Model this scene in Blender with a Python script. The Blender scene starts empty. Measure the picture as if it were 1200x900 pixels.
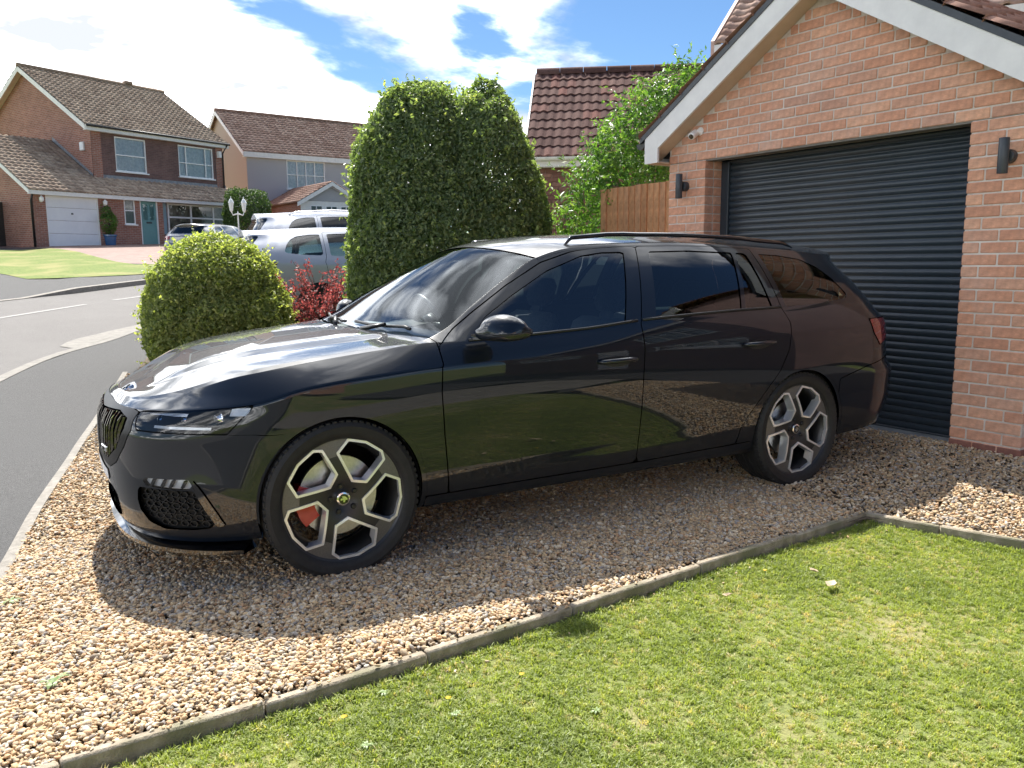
import bpy, bmesh, math, random
import numpy as np
from mathutils import Vector, Matrix, Euler
random.seed(7); RNG = np.random.default_rng(11)
sc = bpy.context.scene; COL = sc.collection
PI = math.pi

# ------------------------------------------------------------------ camera
cam = bpy.data.cameras.new('camera'); camo = bpy.data.objects.new('camera', cam); COL.objects.link(camo); sc.camera = camo
CAM = Vector((-1.0502, -4.0768, 1.2849)); YAW, PITCH, ROLL = .5263, -.1461, -.0077
cam.sensor_fit = 'HORIZONTAL'; cam.sensor_width = 36; cam.lens = 966.83 * 36 / 1200; cam.clip_start = .05; cam.clip_end = 3000
_f = Vector((math.sin(YAW) * math.cos(PITCH), math.cos(YAW) * math.cos(PITCH), math.sin(PITCH)))
_r = Vector((math.cos(YAW), -math.sin(YAW), 0)); _u = _r.cross(_f)
_r2 = math.cos(ROLL) * _r + math.sin(ROLL) * _u; _u2 = -math.sin(ROLL) * _r + math.cos(ROLL) * _u
camo.matrix_world = Matrix(((_r2.x, _u2.x, -_f.x, CAM.x), (_r2.y, _u2.y, -_f.y, CAM.y), (_r2.z, _u2.z, -_f.z, CAM.z), (0, 0, 0, 1)))

# ------------------------------------------------------------------ sky, sun, exposure
SUN = Vector((.15, .70, 1.0)).normalized()
EL = math.asin(SUN.z); AZ = math.atan2(SUN.x, SUN.y)
world = bpy.data.worlds.new('World'); sc.world = world; world.use_nodes = True
wn, wl = world.node_tree.nodes, world.node_tree.links
for n in list(wn): wn.remove(n)
def W(t, **k):
    n = wn.new(t)
    for a, b in k.items(): setattr(n, a, b)
    return n
w_out = W('ShaderNodeOutputWorld'); w_bg = W('ShaderNodeBackground'); w_bg.inputs[1].default_value = .15
w_sky = W('ShaderNodeTexSky', sky_type='NISHITA', sun_disc=False, sun_elevation=EL, sun_rotation=AZ, altitude=200, air_density=1.0, dust_density=.15, ozone_density=3.0)
w_tc = W('ShaderNodeTexCoord'); w_sep = W('ShaderNodeSeparateXYZ'); wl.new(w_tc.outputs['Generated'], w_sep.inputs[0])
def wm(op, a, b=None, c=None, clamp=False):
    n = W('ShaderNodeMath', operation=op, use_clamp=clamp)
    for i, v in enumerate((a, b, c)):
        if v is None: continue
        if isinstance(v, (int, float)): n.inputs[i].default_value = v
        else: wl.new(v, n.inputs[i])
    return n.outputs[0]
zz = wm('ADD', wm('MAXIMUM', w_sep.outputs[2], 0.0), .16)
cmb = W('ShaderNodeCombineXYZ'); wl.new(wm('DIVIDE', w_sep.outputs[0], zz), cmb.inputs[0]); wl.new(wm('DIVIDE', w_sep.outputs[1], zz), cmb.inputs[1])
w_map = W('ShaderNodeMapping'); wl.new(cmb.outputs[0], w_map.inputs[0]); w_map.inputs['Location'].default_value = (7.7, 2.9, 0); w_map.inputs['Scale'].default_value = (.62, .62, 1)
w_n1 = W('ShaderNodeTexNoise'); w_n1.inputs['Scale'].default_value = 1.05; w_n1.inputs['Detail'].default_value = 9; w_n1.inputs['Roughness'].default_value = .56; w_n1.inputs['Distortion'].default_value = .35
wl.new(w_map.outputs[0], w_n1.inputs['Vector'])
w_n2 = W('ShaderNodeTexNoise'); w_n2.inputs['Scale'].default_value = .28; w_n2.inputs['Detail'].default_value = 2
wl.new(w_map.outputs[0], w_n2.inputs['Vector'])
left_bias = wm('ADD', wm('MULTIPLY', w_sep.outputs[0], -.75), wm('MULTIPLY', w_sep.outputs[1], .45))   # thicker to the left as in view; bias added to brighten the garage front
low = wm('MULTIPLY', wm('SUBTRACT', .22, w_sep.outputs[2]), .09)   # cover shaped: thinned overhead, thickened low, to light walls more than open ground
cov = wm('ADD', wm('ADD', wm('ADD', wm('MULTIPLY', left_bias, .085), low), w_n1.outputs['Fac']), wm('MULTIPLY', wm('SUBTRACT', w_n2.outputs['Fac'], .5), .9))
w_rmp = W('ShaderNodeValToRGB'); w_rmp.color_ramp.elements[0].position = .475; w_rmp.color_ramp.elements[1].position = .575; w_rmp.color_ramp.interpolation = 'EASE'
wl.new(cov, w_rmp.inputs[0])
w_n3 = W('ShaderNodeTexNoise'); w_n3.inputs['Scale'].default_value = 4.2; w_n3.inputs['Detail'].default_value = 5; wl.new(w_map.outputs[0], w_n3.inputs['Vector'])
w_cc = W('ShaderNodeValToRGB'); e = w_cc.color_ramp.elements
e[0].position, e[0].color = .40, (1.5, 1.55, 1.6, 1); e[1].position, e[1].color = .64, (10.5, 10.5, 10.5, 1)
wl.new(w_n3.outputs['Fac'], w_cc.inputs[0])
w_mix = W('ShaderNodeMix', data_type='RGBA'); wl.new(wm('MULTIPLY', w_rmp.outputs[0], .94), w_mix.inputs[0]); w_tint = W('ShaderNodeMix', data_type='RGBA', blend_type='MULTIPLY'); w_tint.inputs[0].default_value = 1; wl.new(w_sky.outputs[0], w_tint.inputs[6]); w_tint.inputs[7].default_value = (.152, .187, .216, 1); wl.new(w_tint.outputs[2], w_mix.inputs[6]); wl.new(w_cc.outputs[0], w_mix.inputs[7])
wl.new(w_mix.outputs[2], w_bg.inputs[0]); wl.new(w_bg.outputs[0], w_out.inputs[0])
sun = bpy.data.lights.new('sun', 'SUN'); sun.energy = 2.45; sun.angle = math.radians(.53); sun.color = (1, .955, .88)
suno = bpy.data.objects.new('sun', sun); COL.objects.link(suno); suno.rotation_euler = SUN.to_track_quat('Z', 'Y').to_euler(); suno.location = (5, 30, 40)
sc.view_settings.view_transform = 'Standard'; sc.view_settings.look = 'None'; sc.view_settings.exposure = 2.08; sc.view_settings.gamma = 1
sc.render.engine = 'CYCLES'; sc.cycles.max_bounces = 10; sc.cycles.transparent_max_bounces = 16; sc.cycles.glossy_bounces = 6
sc.cycles.caustics_reflective = False; sc.cycles.caustics_refractive = False

# ------------------------------------------------------------------ helpers
def tag(o, label=None, cat=None, group=None, kind=None):
    if label: o['label'] = label
    if cat: o['category'] = cat
    if group: o['group'] = group
    if kind: o['kind'] = kind
    return o
def link(o, parent=None):
    COL.objects.link(o)
    if parent is not None: o.parent = parent
    return o
def empty(name, loc=(0, 0, 0), rz=0, parent=None):
    o = bpy.data.objects.new(name, None); link(o, parent); o.location = loc; o.rotation_euler = (0, 0, rz); o.empty_display_size = .2
    return o
def mesh_from(name, V, F, mat=None, smooth=False, normals=None, attrs=None, uv=None):
    me = bpy.data.meshes.new(name)
    V = np.asarray(V, float)
    if isinstance(F, np.ndarray):
        n, k = F.shape
        me.vertices.add(len(V)); me.vertices.foreach_set('co', V.ravel())
        me.loops.add(n * k); me.loops.foreach_set('vertex_index', F.ravel().astype(np.int32))
        me.polygons.add(n); me.polygons.foreach_set('loop_start', np.arange(0, n * k, k, dtype=np.int32)); me.polygons.foreach_set('loop_total', np.full(n, k, np.int32))
        me.update(calc_edges=True)
    else:
        me.from_pydata([tuple(v) for v in V], [], [tuple(f) for f in F])
    if attrs:
        for k, v in attrs.items():
            v = np.asarray(v, np.float32)
            if v.ndim == 1: a = me.attributes.new(k, 'FLOAT', 'POINT'); a.data.foreach_set('value', v)
            else: a = me.attributes.new(k, 'FLOAT_VECTOR', 'POINT'); a.data.foreach_set('vector', v.ravel())
    if uv is not None:
        l = me.uv_layers.new(name='UVMap'); li = np.zeros(len(me.loops), np.int32); me.loops.foreach_get('vertex_index', li)
        l.data.foreach_set('uv', np.asarray(uv, np.float32)[li].ravel())
    if smooth: me.polygons.foreach_set('use_smooth', np.ones(len(me.polygons), bool))
    if mat: me.materials.append(mat)
    me.validate(); me.update()
    if normals is not None: me.normals_split_custom_set_from_vertices([tuple(n) for n in normals])
    return me
def obj(name, V, F, mat=None, parent=None, **k):
    o = bpy.data.objects.new(name, mesh_from(name, V, F, mat, **k)); return link(o, parent)
def inst(name, me, parent=None, loc=(0, 0, 0), rot=(0, 0, 0), scale=(1, 1, 1)):
    o = bpy.data.objects.new(name, me); link(o, parent); o.location = loc; o.rotation_euler = rot; o.scale = scale; return o
class MB:
    """collects geometry for one mesh"""
    def __init__(s): s.V = []; s.F = []; s.uv = []
    def add(s, V, F, M=None):
        b = len(s.V)
        for v in V: s.V.append(tuple(M @ Vector(v)) if M is not None else tuple(v))
        s.F += [tuple(i + b for i in f) for f in F]
        return s
    def box(s, x0, x1, y0, y1, z0, z1, b=0, M=None):
        if b <= 0:
            V = [(x, y, z) for z in (z0, z1) for y in (y0, y1) for x in (x0, x1)]
            F = [(0, 2, 3, 1), (4, 5, 7, 6), (0, 1, 5, 4), (2, 6, 7, 3), (0, 4, 6, 2), (1, 3, 7, 5)]
            return s.add(V, F, M)
        bm = bmesh.new(); bmesh.ops.create_cube(bm, size=1)
        for v in bm.verts: v.co = Vector((x0 + (v.co.x + .5) * (x1 - x0), y0 + (v.co.y + .5) * (y1 - y0), z0 + (v.co.z + .5) * (z1 - z0)))
        bmesh.ops.bevel(bm, geom=list(bm.edges), offset=b, segments=1, affect='EDGES', profile=.5)
        bm.verts.index_update(); s.add([v.co for v in bm.verts], [[v.index for v in f.verts] for f in bm.faces], M); bm.free(); return s
    def tube(s, path, rad, n=10, cap=True, M=None):
        path = [Vector(q) for q in path]; R = rad if hasattr(rad, '__len__') else [rad] * len(path)
        V = []; F = []; up = Vector((0, 0, 1))
        for i, c in enumerate(path):
            t = (path[min(i + 1, len(path) - 1)] - path[max(i - 1, 0)]).normalized()
            a = t.cross(up) if abs(t.z) < .95 else t.cross(Vector((1, 0, 0))); a.normalize(); b = t.cross(a)
            for k in range(n): V.append(c + (a * math.cos(2 * PI * k / n) + b * math.sin(2 * PI * k / n)) * R[i])
        for i in range(len(path) - 1):
            for k in range(n): F.append((i * n + k, i * n + (k + 1) % n, (i + 1) * n + (k + 1) % n, (i + 1) * n + k))
        if cap: F.append(tuple(range(n))[::-1]); F.append(tuple((len(path) - 1) * n + k for k in range(n)))
        return s.add(V, F, M)
    def lathe(s, prof, n=48, axis='y', M=None, a0=0, a1=2 * PI):
        full = abs(a1 - a0 - 2 * PI) < 1e-6; m = n if full else n + 1; V = []; F = []
        for r, h in prof:
            for k in range(m):
                a = a0 + (a1 - a0) * k / n; c, q = r * math.cos(a), r * math.sin(a)
                V.append((c, h, q) if axis == 'y' else (c, q, h))
        for i in range(len(prof) - 1):
            for k in range(n):
                k2 = (k + 1) % m; F.append((i * m + k, i * m + k2, (i + 1) * m + k2, (i + 1) * m + k))
        return s.add(V, F, M)
    def prism(s, poly, axis, h0, h1, M=None):
        """poly in the two other axes, extruded along axis"""
        n = len(poly); V = []
        for h in (h0, h1):
            for a, b in poly: V.append({'x': (h, a, b), 'y': (a, h, b), 'z': (a, b, h)}[axis])
        F = [tuple(range(n)), tuple(range(2 * n - 1, n - 1, -1))] + [(i, i + n, (i + 1) % n + n, (i + 1) % n) for i in range(n)]
        return s.add(V, F, M)
    def build(s, name, mat, parent=None, smooth=False, angle=None):
        me = mesh_from(name, s.V, s.F, mat)
        bm = bmesh.new(); bm.from_mesh(me); bmesh.ops.recalc_face_normals(bm, faces=bm.faces); bm.to_mesh(me); bm.free()
        if smooth: me.shade_smooth()
        if angle: me.shade_smooth(); me.set_sharp_from_angle(angle=math.radians(angle))
        return link(bpy.data.objects.new(name, me), parent)
def box(name, x0, x1, y0, y1, z0, z1, mat, parent=None, b=0): return MB().box(x0, x1, y0, y1, z0, z1, b).build(name, mat, parent)

# ------------------------------------------------------------------ materials
def mat_new(name):
    m = bpy.data.materials.new(name); m.use_nodes = True; nt = m.node_tree
    return m, nt.nodes, nt.links, nt.nodes['Principled BSDF']
def N(nodes, t, **k):
    n = nodes.new(t)
    for a, b in k.items():
        if a.startswith('i_'):
            key = a[2:].replace('_', ' ')
            key = int(key) if key.isdigit() else key
            n.inputs[key].default_value = b
        else: setattr(n, a, b)
    return n
def ramp(nodes, stops, interp='LINEAR'):
    r = nodes.new('ShaderNodeValToRGB'); r.color_ramp.interpolation = interp
    while len(r.color_ramp.elements) < len(stops): r.color_ramp.elements.new(.5)
    for e, (p, c) in zip(r.color_ramp.elements, stops): e.position = p; e.color = (*c, 1)
    return r
def mat(name, c1, c2=None, scale=8, rough=.6, metal=0, coat=0, bump=0, bscale=60, detail=6, spec=.5, r2=None, coat_ior=1.5, coat_rough=.02, scale2=None, c3=None):
    m, n, l, b = mat_new(name)
    b.inputs['Roughness'].default_value = rough; b.inputs['Metallic'].default_value = metal; b.inputs['Specular IOR Level'].default_value = spec
    if coat: b.inputs['Coat Weight'].default_value = coat; b.inputs['Coat Roughness'].default_value = coat_rough; b.inputs['Coat IOR'].default_value = coat_ior
    tc = N(n, 'ShaderNodeTexCoord')
    if c2 is None: b.inputs['Base Color'].default_value = (*c1, 1)
    else:
        t = N(n, 'ShaderNodeTexNoise', i_Scale=scale, i_Detail=detail, i_Roughness=.6); l.new(tc.outputs['Object'], t.inputs['Vector'])
        r = ramp(n, [(.32, c1), (.68, c2)]); l.new(t.outputs['Fac'], r.inputs[0]); out = r.outputs[0]
        if c3:
            t2 = N(n, 'ShaderNodeTexNoise', i_Scale=scale2 or scale * .13, i_Detail=4); l.new(tc.outputs['Object'], t2.inputs['Vector'])
            r2_ = ramp(n, [(.48, (0, 0, 0)), (.66, (1, 1, 1))]); l.new(t2.outputs['Fac'], r2_.inputs[0])
            mx = N(n, 'ShaderNodeMix', data_type='RGBA'); l.new(r2_.outputs[0], mx.inputs[0]); l.new(out, mx.inputs[6]); mx.inputs[7].default_value = (*c3, 1); out = mx.outputs[2]
        l.new(out, b.inputs['Base Color'])
        if r2 is not None:
            mr = N(n, 'ShaderNodeMapRange'); mr.inputs[3].default_value = rough; mr.inputs[4].default_value = r2; l.new(t.outputs['Fac'], mr.inputs[0]); l.new(mr.outputs[0], b.inputs['Roughness'])
    if bump:
        t = N(n, 'ShaderNodeTexNoise', i_Scale=bscale, i_Detail=5); l.new(tc.outputs['Object'], t.inputs['Vector'])
        bp = N(n, 'ShaderNodeBump', i_Strength=bump, i_Distance=.01); l.new(t.outputs['Fac'], bp.inputs['Height']); l.new(bp.outputs[0], b.inputs['Normal'])
    return m
def mat_glass(name, tint=(.9, .95, .95), ior=1.5, refl=(1, 1, 1), rough=0.0):
    m, n, l, b = mat_new(name); n.remove(b)
    fr = N(n, 'ShaderNodeFresnel', i_IOR=ior); tr = N(n, 'ShaderNodeBsdfTransparent'); tr.inputs[0].default_value = (*tint, 1)
    gl = N(n, 'ShaderNodeBsdfGlossy'); gl.inputs[0].default_value = (*refl, 1); gl.inputs['Roughness'].default_value = rough
    mx = N(n, 'ShaderNodeMixShader'); l.new(fr.outputs[0], mx.inputs[0]); l.new(tr.outputs[0], mx.inputs[1]); l.new(gl.outputs[0], mx.inputs[2])
    l.new(mx.outputs[0], n['Material Output'].inputs[0]); return m
def mat_tint(name, stops, rough=.7, transl=0, attr='tint', src='attr', noise=None, bump=0, bscale=80, spec=.4, tcol=None, stain=None):
    """colour from a per-piece random number: mesh attribute, per instance, or object random"""
    m, n, l, b = mat_new(name); b.inputs['Roughness'].default_value = rough; b.inputs['Specular IOR Level'].default_value = spec
    if src == 'obj': fac = N(n, 'ShaderNodeObjectInfo').outputs['Random']
    else: fac = N(n, 'ShaderNodeAttribute', attribute_name=attr, attribute_type='INSTANCER' if src == 'inst' else 'GEOMETRY').outputs['Fac']
    r = ramp(n, stops); l.new(fac, r.inputs[0]); out = r.outputs[0]
    tc = N(n, 'ShaderNodeTexCoord')
    if noise:
        sc_, amt = noise; t = N(n, 'ShaderNodeTexNoise', i_Scale=sc_, i_Detail=6, i_Roughness=.65); l.new(tc.outputs['Object'], t.inputs['Vector'])
        mr = N(n, 'ShaderNodeMapRange'); mr.inputs[1].default_value = .3; mr.inputs[2].default_value = .7; mr.inputs[3].default_value = 1 - amt; mr.inputs[4].default_value = 1 + amt; l.new(t.outputs['Fac'], mr.inputs[0])
        mx = N(n, 'ShaderNodeMix', data_type='RGBA', blend_type='MULTIPLY'); mx.inputs[0].default_value = 1; l.new(out, mx.inputs[6]); l.new(mr.outputs[0], mx.inputs[7]); out = mx.outputs[2]
    if stain:   # chalky bloom in patches that run over several pieces
        g_ = N(n, 'ShaderNodeNewGeometry'); t = N(n, 'ShaderNodeTexNoise', i_Scale=2.2, i_Detail=8, i_Roughness=.7); l.new(g_.outputs['Position'], t.inputs['Vector']); rr_ = ramp(n, [(.50, (0, 0, 0)), (.74, (.34, .34, .34))]); l.new(t.outputs['Fac'], rr_.inputs[0])
        mx = N(n, 'ShaderNodeMix', data_type='RGBA'); l.new(rr_.outputs[0], mx.inputs[0]); l.new(out, mx.inputs[6]); mx.inputs[7].default_value = (*stain, 1); out = mx.outputs[2]
    l.new(out, b.inputs['Base Color'])
    if bump:
        t = N(n, 'ShaderNodeTexNoise', i_Scale=bscale, i_Detail=5); l.new(tc.outputs['Object'], t.inputs['Vector'])
        bp = N(n, 'ShaderNodeBump', i_Strength=bump, i_Distance=.004); l.new(t.outputs['Fac'], bp.inputs['Height']); l.new(bp.outputs[0], b.inputs['Normal'])
    if transl:
        ts = N(n, 'ShaderNodeBsdfTranslucent'); g = N(n, 'ShaderNodeMix', data_type='RGBA', blend_type='MULTIPLY'); g.inputs[0].default_value = 1; l.new(out, g.inputs[6]); g.inputs[7].default_value = (*(tcol or (1.5, 1.6, .7)), 1)
        l.new(g.outputs[2], ts.inputs[0]); mx = N(n, 'ShaderNodeMixShader'); mx.inputs[0].default_value = transl; l.new(b.outputs[0], mx.inputs[1]); l.new(ts.outputs[0], mx.inputs[2]); l.new(mx.outputs[0], n['Material Output'].inputs[0])
    return m
def mat_brickuv(name, c1, c2, mortar, bw=.225, rh=.075, ms=.010, rough=.85, bump=.5):
    m, n, l, b = mat_new(name); b.inputs['Roughness'].default_value = rough
    tc = N(n, 'ShaderNodeTexCoord'); bt = N(n, 'ShaderNodeTexBrick', i_Scale=1.0); bt.inputs['Color1'].default_value = (*c1, 1); bt.inputs['Color2'].default_value = (*c2, 1); bt.inputs['Mortar'].default_value = (*mortar, 1)
    bt.inputs['Mortar Size'].default_value = ms; bt.inputs['Brick Width'].default_value = bw; bt.inputs['Row Height'].default_value = rh; bt.inputs['Mortar Smooth'].default_value = .3
    l.new(tc.outputs['UV'], bt.inputs['Vector'])
    t = N(n, 'ShaderNodeTexNoise', i_Scale=1.6, i_Detail=8, i_Roughness=.7); l.new(tc.outputs['UV'], t.inputs['Vector'])
    mr = N(n, 'ShaderNodeMapRange'); mr.inputs[1].default_value = .3; mr.inputs[2].default_value = .7; mr.inputs[3].default_value = .75; mr.inputs[4].default_value = 1.2; l.new(t.outputs['Fac'], mr.inputs[0])
    mx = N(n, 'ShaderNodeMix', data_type='RGBA', blend_type='MULTIPLY'); mx.inputs[0].default_value = 1; l.new(bt.outputs['Color'], mx.inputs[6]); l.new(mr.outputs[0], mx.inputs[7]); l.new(mx.outputs[2], b.inputs['Base Color'])
    bp = N(n, 'ShaderNodeBump', i_Strength=bump, i_Distance=.008, invert=True); l.new(bt.outputs['Fac'], bp.inputs['Height']); l.new(bp.outputs[0], b.inputs['Normal'])
    return m
def mat_asphalt(name, c1, c2, patch):
    m, n, l, b = mat_new(name); b.inputs['Roughness'].default_value = .85; tc = N(n, 'ShaderNodeTexCoord')
    t = N(n, 'ShaderNodeTexNoise', i_Scale=130, i_Detail=3); l.new(tc.outputs['Object'], t.inputs['Vector']); r = ramp(n, [(.3, c1), (.7, c2)]); l.new(t.outputs['Fac'], r.inputs[0])
    t2 = N(n, 'ShaderNodeTexNoise', i_Scale=.9, i_Detail=7, i_Roughness=.65); l.new(tc.outputs['Object'], t2.inputs['Vector']); r2 = ramp(n, [(.42, (0, 0, 0)), (.7, (.8, .8, .8))]); l.new(t2.outputs['Fac'], r2.inputs[0])
    mx = N(n, 'ShaderNodeMix', data_type='RGBA'); l.new(r2.outputs[0], mx.inputs[0]); l.new(r.outputs[0], mx.inputs[6]); mx.inputs[7].default_value = (*patch, 1); l.new(mx.outputs[2], b.inputs['Base Color'])
    v = N(n, 'ShaderNodeTexVoronoi', i_Scale=170); l.new(tc.outputs['Object'], v.inputs['Vector']); bp = N(n, 'ShaderNodeBump', i_Strength=.7, i_Distance=.006); l.new(v.outputs['Distance'], bp.inputs['Height']); l.new(bp.outputs[0], b.inputs['Normal'])
    return m
MAT = {}
MAT['asphalt'] = mat_asphalt('footway_asphalt', (.018, .018, .019), (.080, .079, .079), (.048, .048, .049))
MAT['road'] = mat_asphalt('road_asphalt', (.070, .066, .063), (.165, .155, .148), (.135, .128, .122))
MAT['kerb'] = mat('concrete_kerb', (.17, .155, .135), (.27, .25, .22), scale=25, rough=.9, bump=.3, bscale=120, c3=(.17, .16, .14))
MAT['cream_kerb'] = mat('pale_concrete', (.16, .15, .135), (.225, .212, .19), scale=12, rough=.9, bump=.2, bscale=120)
MAT['edging'] = mat('weathered_concrete_edging', (.24, .195, .14), (.40, .345, .265), scale=30, rough=.95, bump=.5, bscale=160, c3=(.20, .185, .12), scale2=5)
MAT['paint_line'] = mat('worn_road_paint', (.135, .132, .128), (.23, .226, .22), scale=30, rough=.7)
MAT['soil'] = mat('soil', (.06, .045, .03), (.12, .09, .055), scale=20, rough=1, bump=.6)
MAT['lawn'] = mat('lawn_base', (.11, .14, .035), (.19, .205, .065), scale=18, rough=1, bump=.8, bscale=90, c3=(.25, .22, .10), scale2=1.6)
MAT['fargrass'] = mat('mown_grass', (.075, .12, .02), (.17, .21, .045), scale=14, rough=1, bump=1.0, bscale=30, c3=(.22, .21, .075), scale2=.9)
MAT['paving'] = mat_brickuv('block_paving', (.20, .125, .105), (.25, .17, .145), (.15, .11, .085), bw=.2, rh=.1, ms=.006)
MAT['white'] = mat('white_upvc', (.78, .79, .80), (.84, .84, .84), scale=6, rough=.35)
MAT['white_board'] = mat('white_painted_board', (.70, .69, .68), (.80, .79, .77), scale=7, rough=.5, bump=.05, bscale=30)
MAT['cream_soffit'] = mat('soffit_board', (.52, .42, .32), (.62, .51, .40), scale=5, rough=.7)
MAT['glass_house'] = mat_glass('window_glass', (.90, .95, .97), 1.6)
MAT['curtain'] = mat('net_curtain', (.60, .65, .72), (.88, .90, .94), scale=9, rough=.9)
MAT['dark_room'] = mat('dim_room', (.03, .03, .03), (.09, .08, .07), scale=3, rough=1)
MAT['lead'] = mat('lead_flashing', (.16, .17, .19), (.30, .31, .33), scale=9, rough=.6)
MAT['black_plastic'] = mat('black_plastic', (.012, .012, .013), (.022, .022, .024), scale=30, rough=.45)
MAT['dark_metal'] = mat('anthracite_metal', (.035, .042, .052), (.05, .058, .068), scale=20, rough=.45)
# ------------------------------------------------------------------ surface clipping (panels, polygons of ground)
def poly_sdf(x, y, P):
    P = np.asarray(P, float); n = len(P); d = np.full(np.shape(x), 1e9); s = np.ones(np.shape(x))
    for i in range(n):
        a, b = P[i], P[i - 1]; ex, ey = b[0] - a[0], b[1] - a[1]; wx, wy = x - a[0], y - a[1]
        t = np.clip((wx * ex + wy * ey) / (ex * ex + ey * ey + 1e-12), 0, 1); d = np.minimum(d, (wx - ex * t) ** 2 + (wy - ey * t) ** 2)
        c1 = y >= a[1]; c2 = y < b[1]; c3 = ex * wy > ey * wx
        flip = (c1 & c2 & c3) | (~c1 & ~c2 & ~c3); s = np.where(flip, -s, s)
    return s * np.sqrt(d)
class Surf:
    """vertex rows: x, w, z, nx, nw, nz, seg, a  (+ whatever); faces as index tuples"""
    def __init__(s, T, F): s.T = T; s.F = F
    @property
    def x(s): return s.T[:, 0]
    @property
    def w(s): return s.T[:, 1]
    @property
    def z(s): return s.T[:, 2]
    @property
    def seg(s): return s.T[:, 6]
    @property
    def a(s): return s.T[:, 7]
def clip(S, f):
    """split S at f=0 -> (f<0 part, f>0 part)"""
    T = S.T; base = len(T); new = []; cache = {}; ins = []; out = []
    neg = f < 0; ng = neg.tolist(); fl = None
    for F in S.F:
        k = sum(ng[i] for i in F)
        if k == len(F): ins.append(F); continue
        if k == 0: out.append(F); continue
        if fl is None: fl = f.tolist()
        A = []; B = []; n = len(F)
        for j in range(n):
            i, i2 = F[j], F[(j + 1) % n]
            (A if ng[i] else B).append(i)
            if ng[i] != ng[i2]:
                key = (i, i2) if i < i2 else (i2, i)
                if key not in cache:
                    p, q = key; t = fl[p] / (fl[p] - fl[q]); cache[key] = base + len(new); new.append((p, q, t))
                A.append(cache[key]); B.append(cache[key])
        if len(A) > 2: ins.append(tuple(A))
        if len(B) > 2: out.append(tuple(B))
    if new:
        p = np.array([q[0] for q in new]); q_ = np.array([q[1] for q in new]); t = np.array([q[2] for q in new])[:, None]
        T = np.vstack([T, T[p] * (1 - t) + T[q_] * t])
    return Surf(T, ins), Surf(T, out)
def cut(S, fn, gap=0.0):
    """take the part where fn<0 out of S, leaving a shut gap round it"""
    a, r = clip(S, fn(S) + gap)
    if gap:
        _, r = clip(r, fn(r) - gap)
    return a, r
def cells(x0, x1, y0, y1, d):
    nx = max(1, int(round((x1 - x0) / d))); ny = max(1, int(round((y1 - y0) / d)))
    xs = np.linspace(x0, x1, nx + 1); ys = np.linspace(y0, y1, ny + 1); X, Y = np.meshgrid(xs, ys)
    T = np.zeros((X.size, 8)); T[:, 0] = X.ravel(); T[:, 1] = Y.ravel()
    F = [(j * (nx + 1) + i, j * (nx + 1) + i + 1, (j + 1) * (nx + 1) + i + 1, (j + 1) * (nx + 1) + i) for j in range(ny) for i in range(nx)]
    return Surf(T, F)
def compact(S):
    used = sorted({i for F in S.F for i in F}); mp = {k: i for i, k in enumerate(used)}
    return S.T[used], [tuple(mp[i] for i in F) for F in S.F]

# ------------------------------------------------------------------ the ground
SL = .066
def terr(x, y):
    y = np.asarray(y, float); yy = np.minimum(y, 70)
    return SL * np.where(yy < 2, 0, np.where(yy < 5, (yy - 2) ** 2 / 6, yy - 3.5))
def tz(x, y): return float(terr(x, y))
def sheet(name, poly, mat_, off, d=.5, kind='structure', uvs=True, zfn=None):
    P = np.array(poly, float); S = cells(P[:, 0].min() - .01, P[:, 0].max() + .01, P[:, 1].min() - .01, P[:, 1].max() + .01, d)
    S, _ = clip(S, poly_sdf(S.x, S.w, poly)); T, F = compact(S)
    z = (zfn(T[:, 0], T[:, 1]) if zfn else terr(T[:, 0], T[:, 1])) + off
    V = np.stack([T[:, 0], T[:, 1], z], 1)
    return tag(obj(name, V, F, mat_, uv=V[:, :2], smooth=True), kind=kind)
def offset_line(L, d):
    out = []
    for i, q in enumerate(L):
        a = L[max(i - 1, 0)]; b = L[min(i + 1, len(L) - 1)]; tx, ty = b[0] - a[0], b[1] - a[1]; k = math.hypot(tx, ty)
        out.append((q[0] - ty / k * d, q[1] + tx / k * d))
    return out
def smooth_line(L, n=6):
    L = [Vector(q) for q in L]; out = []
    for i in range(len(L) - 1):
        p0, p1, p2, p3 = L[max(i - 1, 0)], L[i], L[i + 1], L[min(i + 2, len(L) - 1)]
        for k in range(n):
            t = k / n; out.append(tuple(.5 * ((2 * p1) + (p2 - p0) * t + (2 * p0 - 5 * p1 + 4 * p2 - p3) * t * t + (3 * p1 - p0 - 3 * p2 + p3) * t ** 3)))
    return out + [tuple(L[-1])]
def kerb(name, L, width, off0, off1, mat_, kind='structure', tops=None):
    """a kerb standing along line L: from off0 to off1 above the ground"""
    R = offset_line(L, width); V = []; F = []
    for i in range(len(L)):
        h = off1 if tops is None else tops[i]
        for (x, y), o in ((L[i], off0), (L[i], h), (R[i], h), (R[i], off0)): V.append((x, y, tz(x, y) + o))
    for i in range(len(L) - 1):
        for k in range(3): F.append((i * 4 + k, i * 4 + k + 1, i * 4 + k + 5, i * 4 + k + 4))
    return tag(obj(name, V, F, mat_), kind=kind)
# wide terrain to the horizon
gx = np.concatenate([np.linspace(-900, -60, 12), np.linspace(-50, 70, 41), np.linspace(80, 900, 12)]); gy = np.concatenate([np.linspace(-900, -40, 12), np.linspace(-30, 80, 111), np.linspace(100, 900, 12)])
GX, GY = np.meshgrid(gx, gy); nxg = len(gx)
gF = np.array([(j * nxg + i, j * nxg + i + 1, (j + 1) * nxg + i + 1, (j + 1) * nxg + i) for j in range(len(gy) - 1) for i in range(nxg - 1)])
tag(obj('ground', np.stack([GX.ravel(), GY.ravel(), (terr(GX, GY) - .12).ravel()], 1), gF, MAT['fargrass'], smooth=True), kind='structure')
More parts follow.
